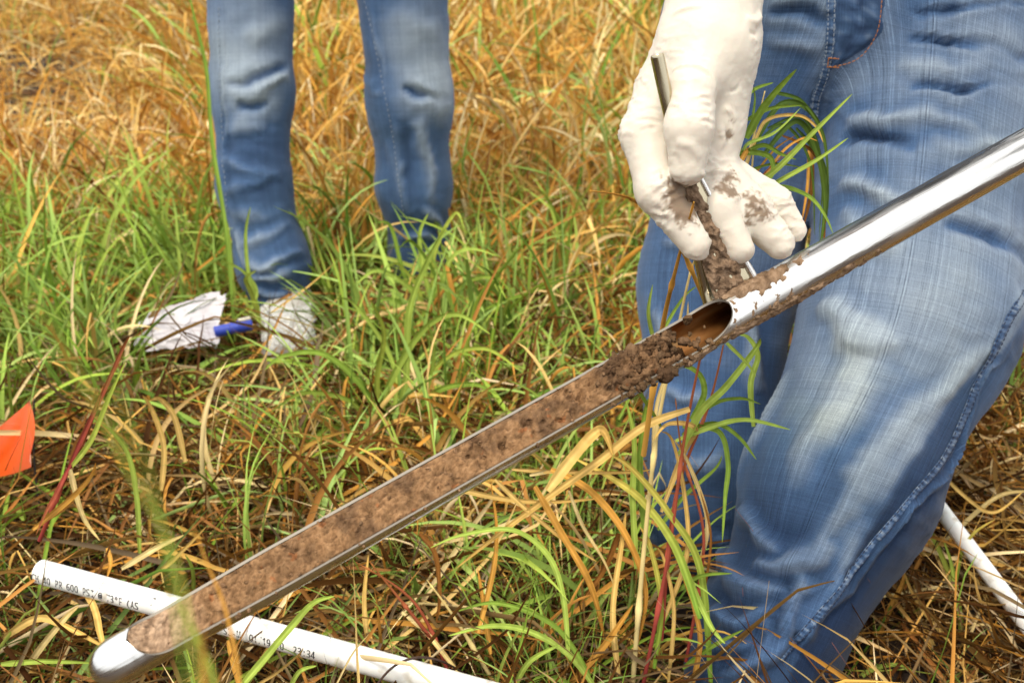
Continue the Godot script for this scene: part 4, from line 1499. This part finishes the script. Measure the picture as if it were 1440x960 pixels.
func pipes() -> void:
	var a := at_px(55, 803, 0.885)
	var b := at_px(700, 980, 0.785)
	var far := a + (b - a) * 1.5
	var root := pipe_thing(a, far, 0.01065, "white plastic pipe printed with black lettering, lying in the grass under the sampler tip")
	var d := (far - a).normalized()
	pipe_print(root, "CH 40 PR 600 PSI @ 73°F (AS", a, d, 0.01065, 0.000, 0.0066, 0.08)
	pipe_print(root, "7", a, d, 0.01065, 0.119, 0.0066, 0.78)
	pipe_print(root, "FI OK 1B SL-M  01/19/10  23:34", a, d, 0.01065, 0.154, 0.0066, 0.06)
	pipe_thing(at_px(1304, 690, 1.06), at_px(1490, 938, 0.87), 0.0080, "thinner white plastic pipe half hidden in dry straw behind the kneeling leg")

# ---------------------------------------------------------------- flag, bags, pen, twig
func small_things() -> void:
	# marker flag
	var top := at_px(40, 562, 1.13)
	var foot := at_px(62, 772, 1.12)
	var root := thing("marker_flag", "bright orange plastic marker flag on a thin wire at the left edge", "marker flag", foot)
	var g := Geo.new()
	var n := 22
	for k in n + 1:
		var t := float(k) / n
		for j in n + 1:
			var s := float(j) / n
			var p := at_px(lerpf(lerpf(41, 52, t), lerpf(-52, -40, t), s), lerpf(lerpf(563, 655, t), lerpf(640, 668, t), s), 1.13)
			p += -cam_f * 0.03 * t + cam_f * (0.012 * sin(s * 5.0 + t * 2.0) + 0.006 * sin(s * 9.0 - t * 4.0)) + Vector3(0, 0.004 * sin(s * 7.0 + t * 3.0), 0)
			g.add(p, Vector2(s, t))
	g.link(0, n + 1, n + 1)
	part("flag", g, M.orange_flag, root)
	var hem := Geo.new()
	var hp := []
	for k in 9:
		var t := k / 8.0
		hp.append([at_px(lerpf(41, 52, t), lerpf(563, 655, t), 1.13) - cam_f * 0.03 * t + cam_f * (0.012 * sin(t * 2.0) - 0.006 * sin(t * 4.0)) + Vector3(0, 0.004 * sin(t * 3.0), 0), -cam_f * 0.03 * t + at_px(lerpf(41, 60, t) + 7.0 * sin(PI * t), lerpf(563, 634, t), 1.133)])
	for q in hp:
		hem.add(q[0] + cam_f * 0.0004)
		hem.add(q[0].lerp(q[1], 0.5) - cam_f * 0.003)
		hem.add(q[1])
	hem.link(0, hp.size(), 3)
	part("flag_hem", hem, M.orange_flag, root)
	var w := Geo.new()
	w.tube(curve([top + cam_f * 0.012, at_px(47, 640, 1.143), at_px(53, 700, 1.132), foot], 12), _fill(13, 0.0012), 8)
	part("wire_stake", w, M.wire, root)

	# white plastic bag
	var bag := thing("plastic_bag", "crumpled white plastic bag lying in the grass left of the standing person's foot", "plastic bag", at_px(255, 470, 1.53))
	sheet(bag, "bag_front", [at_px(192, 452, 1.494), at_px(200, 492, 1.458), at_px(302, 486, 1.476), at_px(314, 412, 1.53)], 0.015, 1.0, M.white_film, Color(0.8, 0.78, 0.80))
	sheet(bag, "bag_back", [at_px(205, 440, 1.566), at_px(186, 485, 1.494), at_px(300, 490, 1.512), at_px(308, 408, 1.584)], 0.010, 3.0, M.white_film, Color(0.74, 0.70, 0.74))
	var clear := thing("plastic_bag", "crumpled clear plastic bag at the trouser hem of the standing person", "plastic bag", at_px(402, 470, 1.512))
	sheet(clear, "bag_front", [at_px(366, 428, 1.53), at_px(372, 492, 1.476), at_px(446, 488, 1.476), at_px(438, 426, 1.53)], 0.022, 5.0, M.clear_film, Color.WHITE, 0.10)
	sheet(clear, "bag_back", [at_px(370, 430, 1.562), at_px(366, 486, 1.494), at_px(440, 492, 1.494), at_px(432, 428, 1.562)], 0.026, 7.0, M.clear_film, Color.WHITE, 0.10)

	# blue pen
	var a := at_px(301, 467, 1.494)
	var b := at_px(354, 455, 1.512)
	var pen := thing("marker_pen", "blue marker pen with cream end lying between the two plastic bags", "pen", a)
	var d := (b - a)
	var pg := Geo.new()
	pg.tube([a, a + d * 0.01, a + d * 0.62, a + d * 0.63, a + d * 0.98, b], [0.0075, 0.0085, 0.0085, 0.0098, 0.0095, 0.008], 16)
	part("barrel", pg, M.blue_plastic, pen)
	var pc := Geo.new()
	pc.tube([a + d * 0.66 + Vector3(0, 0.0102, 0.002), a + d * 0.98 + Vector3(0, 0.0100, 0.002)], [0.003, 0.003], 10)
	part("pocket_clip", pc, M.cream_plastic, pen)

	# dark twig bent over the pipe
	var tw := thing("twig", "thin dark dry stalk looped over the white pipe at the bottom edge", "twig", at_px(540, 962, 0.80))
	var tg := Geo.new()
	tg.tube(curve([at_px(520, 985, 0.79), at_px(535, 956, 0.782), at_px(558, 934, 0.780), at_px(590, 924, 0.79), at_px(622, 930, 0.81), at_px(650, 945, 0.84)], 24), _fill(25, 0.0010), 6)
	part("stalk", tg, M.twig, tw)

func _fill(n: int, v: float) -> Array:
	var a := []
	a.resize(n)
	a.fill(v)
	return a

# crumpled film between four corners
func sheet(parent: Node3D, called: String, q: Array, deep: float, seed_: float, m: Material, col: Color, loose := 0.07) -> void:
	var f := FastNoiseLite.new()
	f.seed = int(seed_)
	f.noise_type = FastNoiseLite.TYPE_CELLULAR
	f.cellular_return_type = FastNoiseLite.RETURN_DISTANCE
	f.frequency = 1.0
	f.fractal_octaves = 2
	var g := Geo.new()
	var n := 42
	for k in n + 1:
		var t := float(k) / n
		for j in n + 1:
			var s := float(j) / n
			var ragged := loose * n_mid.get_noise_2d(t * 3.0 + seed_, s * 3.0)
			var ragged_s := loose * n_mid.get_noise_2d(t * 3.0 + seed_ + 30.0, s * 3.0)
			var p: Vector3 = q[0].lerp(q[1], t + ragged).lerp(q[3].lerp(q[2], t + ragged), s + ragged_s)
			var h := f.get_noise_2d(s * 2.2 + seed_, t * 1.9) + 0.22 * f.get_noise_2d(s * 7.0, t * 7.0 + seed_)
			p += (-cam_f + Vector3(0, 0.3, 0)) * deep * (h + 0.5 + 0.5 * sin(PI * s) * sin(PI * t))
			g.add(p, Vector2(s, t), col)
	g.link(0, n + 1, n + 1)
	part(called, g, m, parent)
# ---------------------------------------------------------------- grasses that can be told apart
var C := {
	"green": [Color(0.199, 0.301, 0.0442), Color(0.19, 0.282, 0.0374)],
	"bright": [Color(0.351, 0.451, 0.0816), Color(0.314, 0.423, 0.068)],
	"lime": [Color(0.38, 0.432, 0.0748), Color(0.323, 0.395, 0.0544)],
	"dark": [Color(0.0617, 0.108, 0.0204), Color(0.0808, 0.132, 0.0204)],
	"tan": [Color(0.646, 0.442, 0.143), Color(0.57, 0.357, 0.0884)],
	"pale": [Color(0.684, 0.545, 0.245), Color(0.665, 0.489, 0.177)],
	"orange": [Color(0.57, 0.301, 0.0612), Color(0.494, 0.235, 0.0408)],
	"brown": [Color(0.228, 0.094, 0.0238), Color(0.285, 0.122, 0.0272)],
	"red": [Color(0.342, 0.0564, 0.0476), Color(0.285, 0.113, 0.034)],
	"turning": [Color(0.19, 0.338, 0.0408), Color(0.589, 0.395, 0.0884)],
}

# blade: [kind, width in px at its depth, depth or [from, to], x, y, x, y, ...] from root to tip
func blades(root: Node3D, list: Array, seed_: int) -> void:
	var r := RandomNumberGenerator.new()
	r.seed = seed_
	for b in list:
		var n: int = (b.size() - 3) / 2
		var pts := []
		var za: float = b[2][0] if b[2] is Array else b[2]
		var zb: float = b[2][1] if b[2] is Array else b[2]
		for k in n:
			pts.append(at_px(b[3 + 2 * k], b[4 + 2 * k], lerpf(za, zb, float(k) / maxi(n - 1, 1))))
		var steps: int = 10 * (n - 1)
		var path := curve(pts, steps)
		var g := Geo.new()
		var pal: Array = C[b[0]]
		var w0: float = 0.68 * b[1] / FPX * 0.5 * (za + zb) * 0.5
		var roll := r.randf_range(-0.5, 0.5)
		var turn := r.randf_range(-0.8, 0.8)
		var seeds := r.randf() * 50.0
		for k in path.size():
			var t: float = float(k) / steps
			var tang: Vector3 = (path[mini(k + 1, steps)] - path[maxi(k - 1, 0)]).normalized()
			var eye: Vector3 = (EYE - path[k]).normalized()
			var s0 := tang.cross(eye).normalized()
			var nn := s0.cross(tang).normalized()
			var a: float = roll + turn * t
			var s := s0 * cos(a) + nn * sin(a)
			var up := s.cross(tang).normalized()
			var w := w0 * minf(1.0, 0.6 + t * 2.5) * pow(maxf(0.0, 1.0 - pow(t, 3.0)), 0.75) * (1.0 + 0.12 * n_mid.get_noise_2d(t * 5.0, seeds))
			w = maxf(w, 0.00012)
			var c: Color = pal[0].lerp(pal[1], t)
			var q := 1.0 + 0.22 * n_fine.get_noise_2d(t * 14.0, seeds)
			c = Color(c.r * q, c.g * q, c.b * q)
			for e in [[-1.0, 0.0, 1.0], [-0.5, 0.22, 0.86], [0.0, 0.42, 1.25], [0.5, 0.22, 0.9], [1.0, 0.0, 0.95]]:
				var stripe: float = e[2] * (1.0 + 0.35 * n_fine.get_noise_2d(t * 3.0 + seeds, e[0] * 9.0))
				g.add(path[k] + s * w * e[0] - up * w * e[1], Vector2(e[0], t), Color(c.r * stripe, c.g * stripe, c.b * stripe * (1.12 if e[0] == 0.0 else 1.0)))
		g.link(0, path.size(), 5)
		part("blade", g, M.green_leaf if b[0] in ["green", "bright", "lime", "dark", "turning"] else M.straw, root)

# stem: [kind, width, depth, x, y, ...], jointed
func stems(root: Node3D, list: Array) -> void:
	for b in list:
		var n: int = (b.size() - 3) / 2
		var pts := []
		var za: float = b[2][0] if b[2] is Array else b[2]
		var zb: float = b[2][1] if b[2] is Array else b[2]
		for k in n:
			pts.append(at_px(b[3 + 2 * k], b[4 + 2 * k], lerpf(za, zb, float(k) / maxi(n - 1, 1))))
		var steps: int = 8 * (n - 1)
		var path := curve(pts, steps)
		var rad := []
		for k in path.size():
			var t: float = float(k) / steps
			rad.append(b[1] / FPX * 0.5 * za * (1.0 - 0.82 * pow(t, 1.5)) * (1.55 if k % 9 == 5 else 1.0))
		var g := Geo.new()
		g.tube(path, rad, 7, C[b[0]][0])
		for k in path.size():
			var q := 1.5 if k % 9 == 5 else 0.9 + 0.3 * n_fine.get_noise_1d(k * 1.3)
			var c: Color = C[b[0]][0].lerp(C[b[0]][1], float(k) / steps)
			for j in 7:
				g.c[k * 7 + j] = Color(c.r * q, c.g * q, c.b * q)
		part("stem", g, M.straw, root)

func clumps() -> void:
	var grp := "grass clumps that stand out"
	var c := thing("grass_clump", "leafy green and dry grass sticking up between the gloved hand and the thigh", "grass", at_px(1030, 470, 0.84), grp)
	stems(c, [["pale", 7, 0.80, 985, 470, 1008, 380, 1035, 280, 1058, 200, 1076, 128], ["red", 4, 0.81, 1000, 470, 1040, 330, 1070, 250, 1130, 200], ["pale", 5, 0.82, 1010, 400, 1052, 270, 1062, 180]])
	blades(c, [
		["green", 18, [0.80, 0.77], 1050, 195, 1068, 160, 1092, 128, 1121, 97], ["bright", 13, [0.80, 0.74], 1058, 262, 1092, 238, 1140, 190, 1199, 132], ["bright", 11, [0.80, 0.75], 1062, 274, 1100, 252, 1150, 224, 1193, 194],
		["green", 11, [0.80, 0.78], 1064, 272, 1098, 262, 1138, 276, 1160, 302, 1172, 328], ["tan", 8, [0.80, 0.80], 1040, 262, 1066, 188, 1084, 166, 1124, 162, 1148, 178, 1158, 200], ["orange", 6, [0.82, 0.82], 1066, 262, 1100, 214, 1130, 194, 1150, 198],
		["dark", 11, [0.82, 0.86], 1060, 205, 1096, 148, 1132, 150, 1158, 190, 1166, 260], ["dark", 12, [0.84, 0.88], 1072, 220, 1120, 170, 1150, 215, 1160, 290, 1150, 372], ["dark", 9, [0.86, 0.90], 1120, 180, 1158, 230, 1162, 300, 1140, 400], ["brown", 10, [0.88, 0.9], 1140, 190, 1142, 260, 1130, 320], ["orange", 7, [0.88, 0.88], 1138, 210, 1136, 260, 1128, 312],
		["green", 10, [0.80, 0.79], 1038, 222, 1072, 204, 1098, 216, 1120, 224], ["green", 9, [0.81, 0.8], 1048, 170, 1085, 152, 1128, 148], ["bright", 9, [0.80, 0.78], 1046, 218, 1052, 202, 1090, 186, 1126, 152], ["green", 12, [0.80, 0.79], 1030, 218, 1060, 214, 1084, 222, 1086, 246, 1066, 262], ["green", 8, [0.8, 0.8], 1044, 140, 1064, 124, 1088, 116], ["orange", 12, [0.79, 0.80], 1030, 250, 1048, 216, 1056, 208], ["dark", 8, 0.84, 1090, 130, 1125, 140, 1150, 170], ["dark", 7, [0.84, 0.88], 1066, 200, 1104, 176, 1140, 230, 1146, 330], ["dark", 6, [0.85, 0.88], 1080, 180, 1130, 166, 1156, 230, 1152, 340], ["brown", 7, [0.86, 0.9], 1100, 190, 1148, 220, 1160, 300, 1156, 390], ["green", 6, [0.82, 0.8], 1052, 240, 1090, 230, 1130, 236], ["orange", 5, [0.82, 0.8], 1058, 250, 1090, 210, 1120, 190], ["green", 6, [0.8, 0.79], 1056, 180, 1062, 140, 1058, 118], ["bright", 7, [0.81, 0.8], 1044, 250, 1040, 200, 1030, 170],
	], 1)
	c = thing("grass_clump", "tall clump of green leaves and dry reddish stems before the kneeling person's far leg", "grass", at_px(930, 960, 0.86), grp)
	stems(c, [["red", 6, [0.86, 0.78], 905, 960, 940, 780, 962, 620, 990, 480, 1006, 420], ["pale", 7, [0.86, 0.78], 890, 960, 905, 780, 925, 600, 950, 480, 972, 380, 990, 345], ["red", 5, [0.87, 0.8], 965, 930, 990, 760, 960, 640, 950, 560], ["red", 6, [0.86, 0.82], 930, 900, 950, 700, 1000, 560, 1030, 420], ["orange", 8, [0.80, 0.60], 905, 640, 930, 470, 950, 380, 976, 284], ["orange", 6, [0.80, 0.60], 990, 420, 956, 345, 920, 305, 884, 278, 830, 268]])
	blades(c, [
		["bright", 16, [0.84, 0.78], 955, 640, 985, 580, 1020, 545, 1062, 492, 1070, 476], ["bright", 12, [0.84, 0.80], 950, 620, 1000, 600, 1050, 590, 1112, 604], ["green", 11, [0.84, 0.81], 975, 600, 1010, 596, 1040, 615, 1064, 646], ["green", 12, [0.84, 0.80], 960, 600, 1010, 606, 1024, 650, 1020, 700, 1016, 762], ["green", 13, [0.84, 0.82], 972, 590, 990, 556, 985, 528, 962, 514, 940, 522], ["bright", 12, [0.84, 0.82], 1060, 600, 1056, 540, 1066, 500, 1052, 474, 1034, 470],
		["green", 10, [0.85, 0.82], 960, 612, 1000, 570, 1040, 560, 1070, 568], ["bright", 13, [0.86, 0.82], 895, 800, 890, 700, 892, 620, 880, 560], ["green", 14, [0.86, 0.83], 908, 760, 900, 660, 906, 590, 912, 560], ["green", 11, [0.86, 0.84], 925, 745, 960, 700, 1005, 660, 1016, 640], ["tan", 12, [0.86, 0.80], 930, 720, 960, 640, 978, 602, 940, 596, 918, 620], ["tan", 12, [0.86, 0.82], 930, 880, 966, 780, 962, 690, 946, 620, 930, 606],
		["pale", 10, [0.86, 0.82], 985, 790, 995, 730, 968, 650, 948, 618], ["turning", 15, [0.86, 0.8], 1000, 960, 985, 800, 940, 720, 890, 660, 860, 640], ["bright", 13, [0.86, 0.78], 950, 760, 972, 820, 1000, 880, 1020, 905], ["green", 9, [0.87, 0.82], 930, 850, 980, 812, 1030, 806], ["green", 10, [0.87, 0.84], 960, 940, 1000, 910, 1046, 885], ["orange", 12, [0.86, 0.84], 975, 960, 985, 900, 975, 850, 960, 812], ["tan", 9, [0.86, 0.84], 940, 960, 948, 860, 935, 790, 925, 770], ["bright", 10, [0.80, 0.78], 1020, 480, 1050, 510, 1064, 530], ["green", 9, [0.82, 0.74], 930, 600, 905, 560, 880, 520, 850, 500], ["green", 8, [0.84, 0.8], 870, 590, 930, 470, 960, 420, 980, 402], ["bright", 9, [0.86, 0.82], 920, 480, 912, 440, 918, 400],
		["pale", 8, [0.84, 0.8], 918, 640, 926, 560, 962, 470, 968, 424], ["brown", 6, [0.86, 0.84], 985, 860, 1000, 760, 985, 690],
	], 2)
	c = thing("grass_clump", "sprawling clump of wide arching dry and green blades at the bottom centre", "grass", at_px(800, 950, 0.86), grp)
	blades(c, [
		["tan", 17, [0.80, 0.86], 970, 575, 905, 600, 840, 650, 770, 700, 700, 752, 640, 800], ["tan", 24, [0.80, 0.82], 770, 690, 800, 650, 835, 610, 850, 608, 862, 640], ["orange", 17, [0.84, 0.86], 775, 660, 830, 690, 880, 752, 908, 830, 898, 905], ["turning", 17, [0.82, 0.86], 985, 870, 950, 770, 905, 706, 860, 672, 800, 640], ["orange", 16, [0.83, 0.88], 752, 684, 790, 750, 826, 812, 842, 860, 850, 905], ["orange", 13, [0.84, 0.88], 672, 890, 694, 800, 698, 740, 690, 676],
		["tan", 10, [0.83, 0.86], 696, 674, 740, 716, 800, 764, 840, 790], ["bright", 14, [0.84, 0.80], 838, 968, 800, 920, 745, 888, 690, 880, 630, 894], ["bright", 12, [0.84, 0.84], 800, 930, 792, 840, 770, 780, 720, 745, 650, 752, 605, 770], ["green", 11, [0.84, 0.84], 830, 950, 780, 880, 700, 848, 640, 860], ["green", 12, [0.85, 0.84], 810, 968, 770, 950, 735, 968], ["bright", 12, [0.84, 0.82], 722, 968, 745, 930, 790, 905],
		["tan", 11, [0.86, 0.9], 610, 680, 700, 700, 770, 706, 850, 700], ["pale", 10, [0.84, 0.86], 745, 668, 780, 662, 812, 664, 816, 672], ["tan", 9, [0.84, 0.86], 720, 660, 800, 664, 880, 664, 918, 660], ["brown", 11, [0.86, 0.88], 590, 750, 612, 780, 618, 840, 612, 880], ["brown", 13, [0.87, 0.90], 870, 750, 850, 800, 815, 850], ["orange", 14, [0.86, 0.84], 795, 968, 840, 920, 870, 880, 890, 850], ["pale", 8, [0.86, 0.88], 800, 690, 820, 740, 850, 790, 870, 840],
		["tan", 13, [0.86, 0.86], 870, 950, 862, 860, 875, 760, 880, 720], ["turning", 12, [0.86, 0.84], 920, 940, 930, 850, 915, 770, 900, 740], ["orange", 10, [0.86, 0.86], 690, 920, 680, 850, 672, 800], ["pale", 10, [0.86, 0.84], 565, 860, 600, 890, 640, 940, 660, 968],
	], 3)
	stems(c, [["red", 7, [0.86, 0.84], 660, 968, 600, 890, 560, 840, 520, 790], ["red", 6, [0.86, 0.85], 640, 968, 585, 850, 500, 790], ["pale", 6, [0.86, 0.86], 700, 968, 640, 870, 600, 815]])
	c = thing("grass_clump", "big fresh green tuft in the middle, left of the sampler", "grass", at_px(540, 640, 1.25), grp)
	blades(c, [
		["bright", 15, [1.25, 1.1], 545, 640, 570, 540, 575, 440, 600, 370, 628, 318], ["bright", 14, [1.25, 1.12], 535, 640, 540, 560, 590, 470, 640, 442, 690, 470], ["green", 13, [1.25, 1.15], 540, 640, 520, 560, 460, 500, 400, 500, 372, 520], ["bright", 12, [1.25, 1.15], 530, 640, 500, 570, 430, 552, 380, 580], ["lime", 12, [1.25, 1.12], 540, 640, 530, 540, 540, 470, 520, 420], ["green", 13, [1.25, 1.1], 550, 640, 600, 560, 660, 540, 700, 555], ["tan", 12, [1.25, 1.15], 560, 640, 562, 590, 576, 556, 640, 558], ["tan", 12, [1.25, 1.15], 562, 570, 600, 620, 660, 650, 690, 690], ["bright", 10, [1.25, 1.15], 555, 640, 590, 580, 610, 500, 600, 450], ["green", 12, [1.25, 1.15], 520, 640, 470, 600, 420, 640, 400, 690], ["lime", 10, [1.25, 1.15], 560, 600, 620, 510, 680, 490, 730, 520], ["tan", 10, [1.24, 1.14], 495, 670, 500, 600, 512, 560], ["bright", 11, [1.25, 1.2], 545, 640, 555, 520, 500, 430, 470, 420],
	], 4)
	c = thing("grass_clump", "bright green tuft in front of the standing person's right-hand shoe", "grass", at_px(610, 440, 1.5), grp)
	blades(c, [
		["bright", 11, [1.5, 1.45], 612, 440, 596, 380, 590, 330, 602, 300], ["bright", 12, [1.5, 1.4], 612, 440, 630, 370, 660, 350, 700, 360], ["green", 10, [1.5, 1.45], 606, 440, 570, 390, 550, 320, 530, 312], ["lime", 10, [1.5, 1.4], 612, 440, 610, 360, 640, 300, 655, 330], ["bright", 11, [1.5, 1.4], 605, 440, 570, 400, 530, 380, 500, 400], ["bright", 10, [1.5, 1.4], 615, 440, 650, 400, 690, 390, 712, 420], ["green", 9, [1.5, 1.4], 600, 440, 612, 390, 580, 340, 560, 350], ["bright", 9, [1.5, 1.45], 610, 440, 640, 390, 622, 350, 616, 318], ["green", 9, [1.5, 1.4], 600, 440, 545, 420, 520, 440], ["lime", 9, [1.5, 1.45], 598, 440, 585, 400, 560, 372, 545, 375],
	], 5)
	c = thing("grass_clump", "drooping golden dry clump between the standing person's two legs", "dry grass", at_px(505, 390, 1.9), grp)
	blades(c, [
		["orange", 8, [1.9, 1.8], 505, 400, 512, 300, 520, 220, 545, 228, 560, 275], ["orange", 9, [1.9, 1.8], 510, 400, 522, 320, 520, 250, 530, 215, 548, 250, 552, 300], ["tan", 8, [1.9, 1.8], 500, 400, 500, 320, 525, 240, 535, 300, 540, 340], ["orange", 8, [1.9, 1.8], 490, 400, 480, 320, 500, 240, 522, 214], ["orange", 7, [1.9, 1.85], 480, 400, 450, 330, 455, 260, 440, 220], ["orange", 8, [1.9, 1.85], 505, 400, 490, 330, 470, 300, 450, 330], ["tan", 6, [1.9, 1.75], 430, 360, 480, 330, 520, 280, 525, 230], ["orange", 8, [1.9, 1.85], 520, 400, 515, 330, 500, 260, 480, 240, 470, 280], ["tan", 7, [1.9, 1.85], 508, 400, 530, 340, 528, 280, 518, 240],
	], 6)
	c = thing("grass_stalk", "red and green grass stalk with a forked leaf by the orange flag", "grass", at_px(60, 800, 0.9), grp)
	stems(c, [["red", 6, [0.92, 0.80], 55, 760, 96, 660, 122, 610, 146, 540]])
	blades(c, [
		["red", 10, [0.84, 0.78], 96, 658, 122, 600, 150, 540, 172, 490, 182, 472], ["lime", 12, [0.84, 0.78], 100, 656, 128, 618, 152, 560, 176, 508], ["red", 10, [0.84, 0.86], 96, 658, 80, 690, 62, 724, 50, 752], ["orange", 12, [0.86, 0.84], 45, 745, 100, 700, 128, 668, 134, 650], ["pale", 11, [0.86, 0.88], 98, 660, 105, 690, 118, 730, 140, 760],
		["bright", 11, [1.0, 0.92], 196, 780, 192, 700, 180, 640, 160, 610, 142, 595], ["tan", 12, [1.05, 1.0], 226, 690, 230, 630, 215, 580, 200, 555], ["tan", 12, [1.05, 1.0], 260, 650, 246, 590, 226, 562, 212, 562],
	], 7)
	c = thing("grass_stalk", "long green stalk leaning in front of the standing person's left-hand leg", "grass", at_px(330, 470, 1.55), grp)
	blades(c, [["green", 9, [1.55, 1.5], 330, 480, 318, 330, 298, 200, 290, 100, 272, 20, 262, -20], ["bright", 9, [1.5, 1.45], 365, 440, 350, 390, 345, 330, 352, 290], ["bright", 9, [1.5, 1.45], 350, 440, 360, 408, 340, 380, 310, 366], ["lime", 10, [1.5, 1.4], 366, 450, 352, 410, 345, 392, 360, 380], ["tan", 5, [1.5, 1.4], 380, 440, 430, 405, 470, 370]], 8)
	c = thing("grass_stalk", "blurred green stalk rising close to the camera at the left edge", "grass", at_px(330, 1460, 0.15), grp)
	blades(c, [["lime", 8, [0.150, 0.125], 330, 1460, 262, 860, 170, 640, 96, 500, 20, 390, -60, 300], ["green", 6, [0.15, 0.135], 330, 1460, 230, 760, 180, 600, 140, 500, 110, 440]], 9)
	c = thing("grass_stalk", "blurred orange dry blade crossing the tip of the sampler", "dry grass", at_px(300, 1250, 0.30), grp)
	blades(c, [["orange", 9, [0.29, 0.30], 330, 1260, 338, 1000, 320, 870, 290, 790, 268, 730], ["orange", 14, [0.20, 0.19], 330, 1260, 300, 1060, 286, 960, 284, 880], ["lime", 13, [0.20, 0.19], 310, 1260, 306, 1000, 278, 900, 250, 850]], 10)
	c = thing("grass_clump", "green blades and broken straw lying over the printed pipe", "grass", at_px(350, 980, 0.80), grp)
	blades(c, [["bright", 16, [0.80, 0.74], 330, 975, 372, 925, 410, 880, 440, 848, 470, 838], ["tan", 8, [0.79, 0.75], 352, 968, 390, 945, 420, 920, 426, 910], ["bright", 11, [0.80, 0.76], 404, 975, 420, 945, 445, 936], ["pale", 4, [0.77, 0.75], 470, 968, 495, 920, 518, 892], ["tan", 12, [0.86, 0.86], 515, 890, 512, 840, 518, 780], ["orange", 10, [0.84, 0.82], 320, 900, 330, 945, 340, 975], ["tan", 16, [0.86, 0.84], 0, 900, 50, 870, 90, 880, 150, 912], ["tan", 15, [0.88, 0.84], 100, 800, 130, 850, 140, 890, 150, 930], ["pale", 14, [0.86, 0.84], 20, 968, 50, 920, 90, 870, 110, 852], ["bright", 12, [0.84, 0.82], 0, 934, 60, 930, 132, 932], ["pale", 12, [0.92, 0.9], 170, 800, 220, 770, 258, 752], ["tan", 10, [0.92, 0.9], 200, 820, 240, 790, 290, 740], ["orange", 9, [0.92, 0.9], 150, 770, 155, 790, 150, 812], ["bright", 10, [0.94, 0.9], 272, 830, 270, 800, 260, 780]], 11)
	c = thing("grass_clump", "drying tuft with bright green blades beside the thinner pipe", "grass", at_px(1340, 870, 1.0), grp)
	blades(c, [["lime", 11, [1.0, 1.04], 1345, 830, 1320, 770, 1300, 730, 1296, 712], ["bright", 10, [1.0, 1.0], 1350, 960, 1352, 880, 1340, 800, 1328, 760], ["tan", 10, [1.0, 1.02], 1400, 960, 1390, 850, 1360, 800, 1330, 780], ["tan", 12, [0.98, 1.02], 1340, 960, 1300, 880, 1285, 820], ["orange", 12, [0.98, 1.0], 1225, 920, 1250, 860, 1270, 820, 1272, 800], ["bright", 11, [0.95, 0.95], 1200, 960, 1230, 940, 1270, 936, 1300, 962], ["tan", 9, [1.0, 0.98], 1390, 960, 1300, 860, 1270, 800], ["orange", 9, [1.0, 1.0], 1240, 900, 1290, 892, 1310, 886], ["tan", 8, [0.97, 1.03], 1300, 640, 1360, 700, 1400, 720, 1440, 690], ["pale", 9, [1.05, 1.0], 1330, 760, 1400, 700, 1450, 690], ["turning", 8, [1.0, 0.98], 1345, 820, 1352, 780, 1370, 750, 1400, 730]], 12)
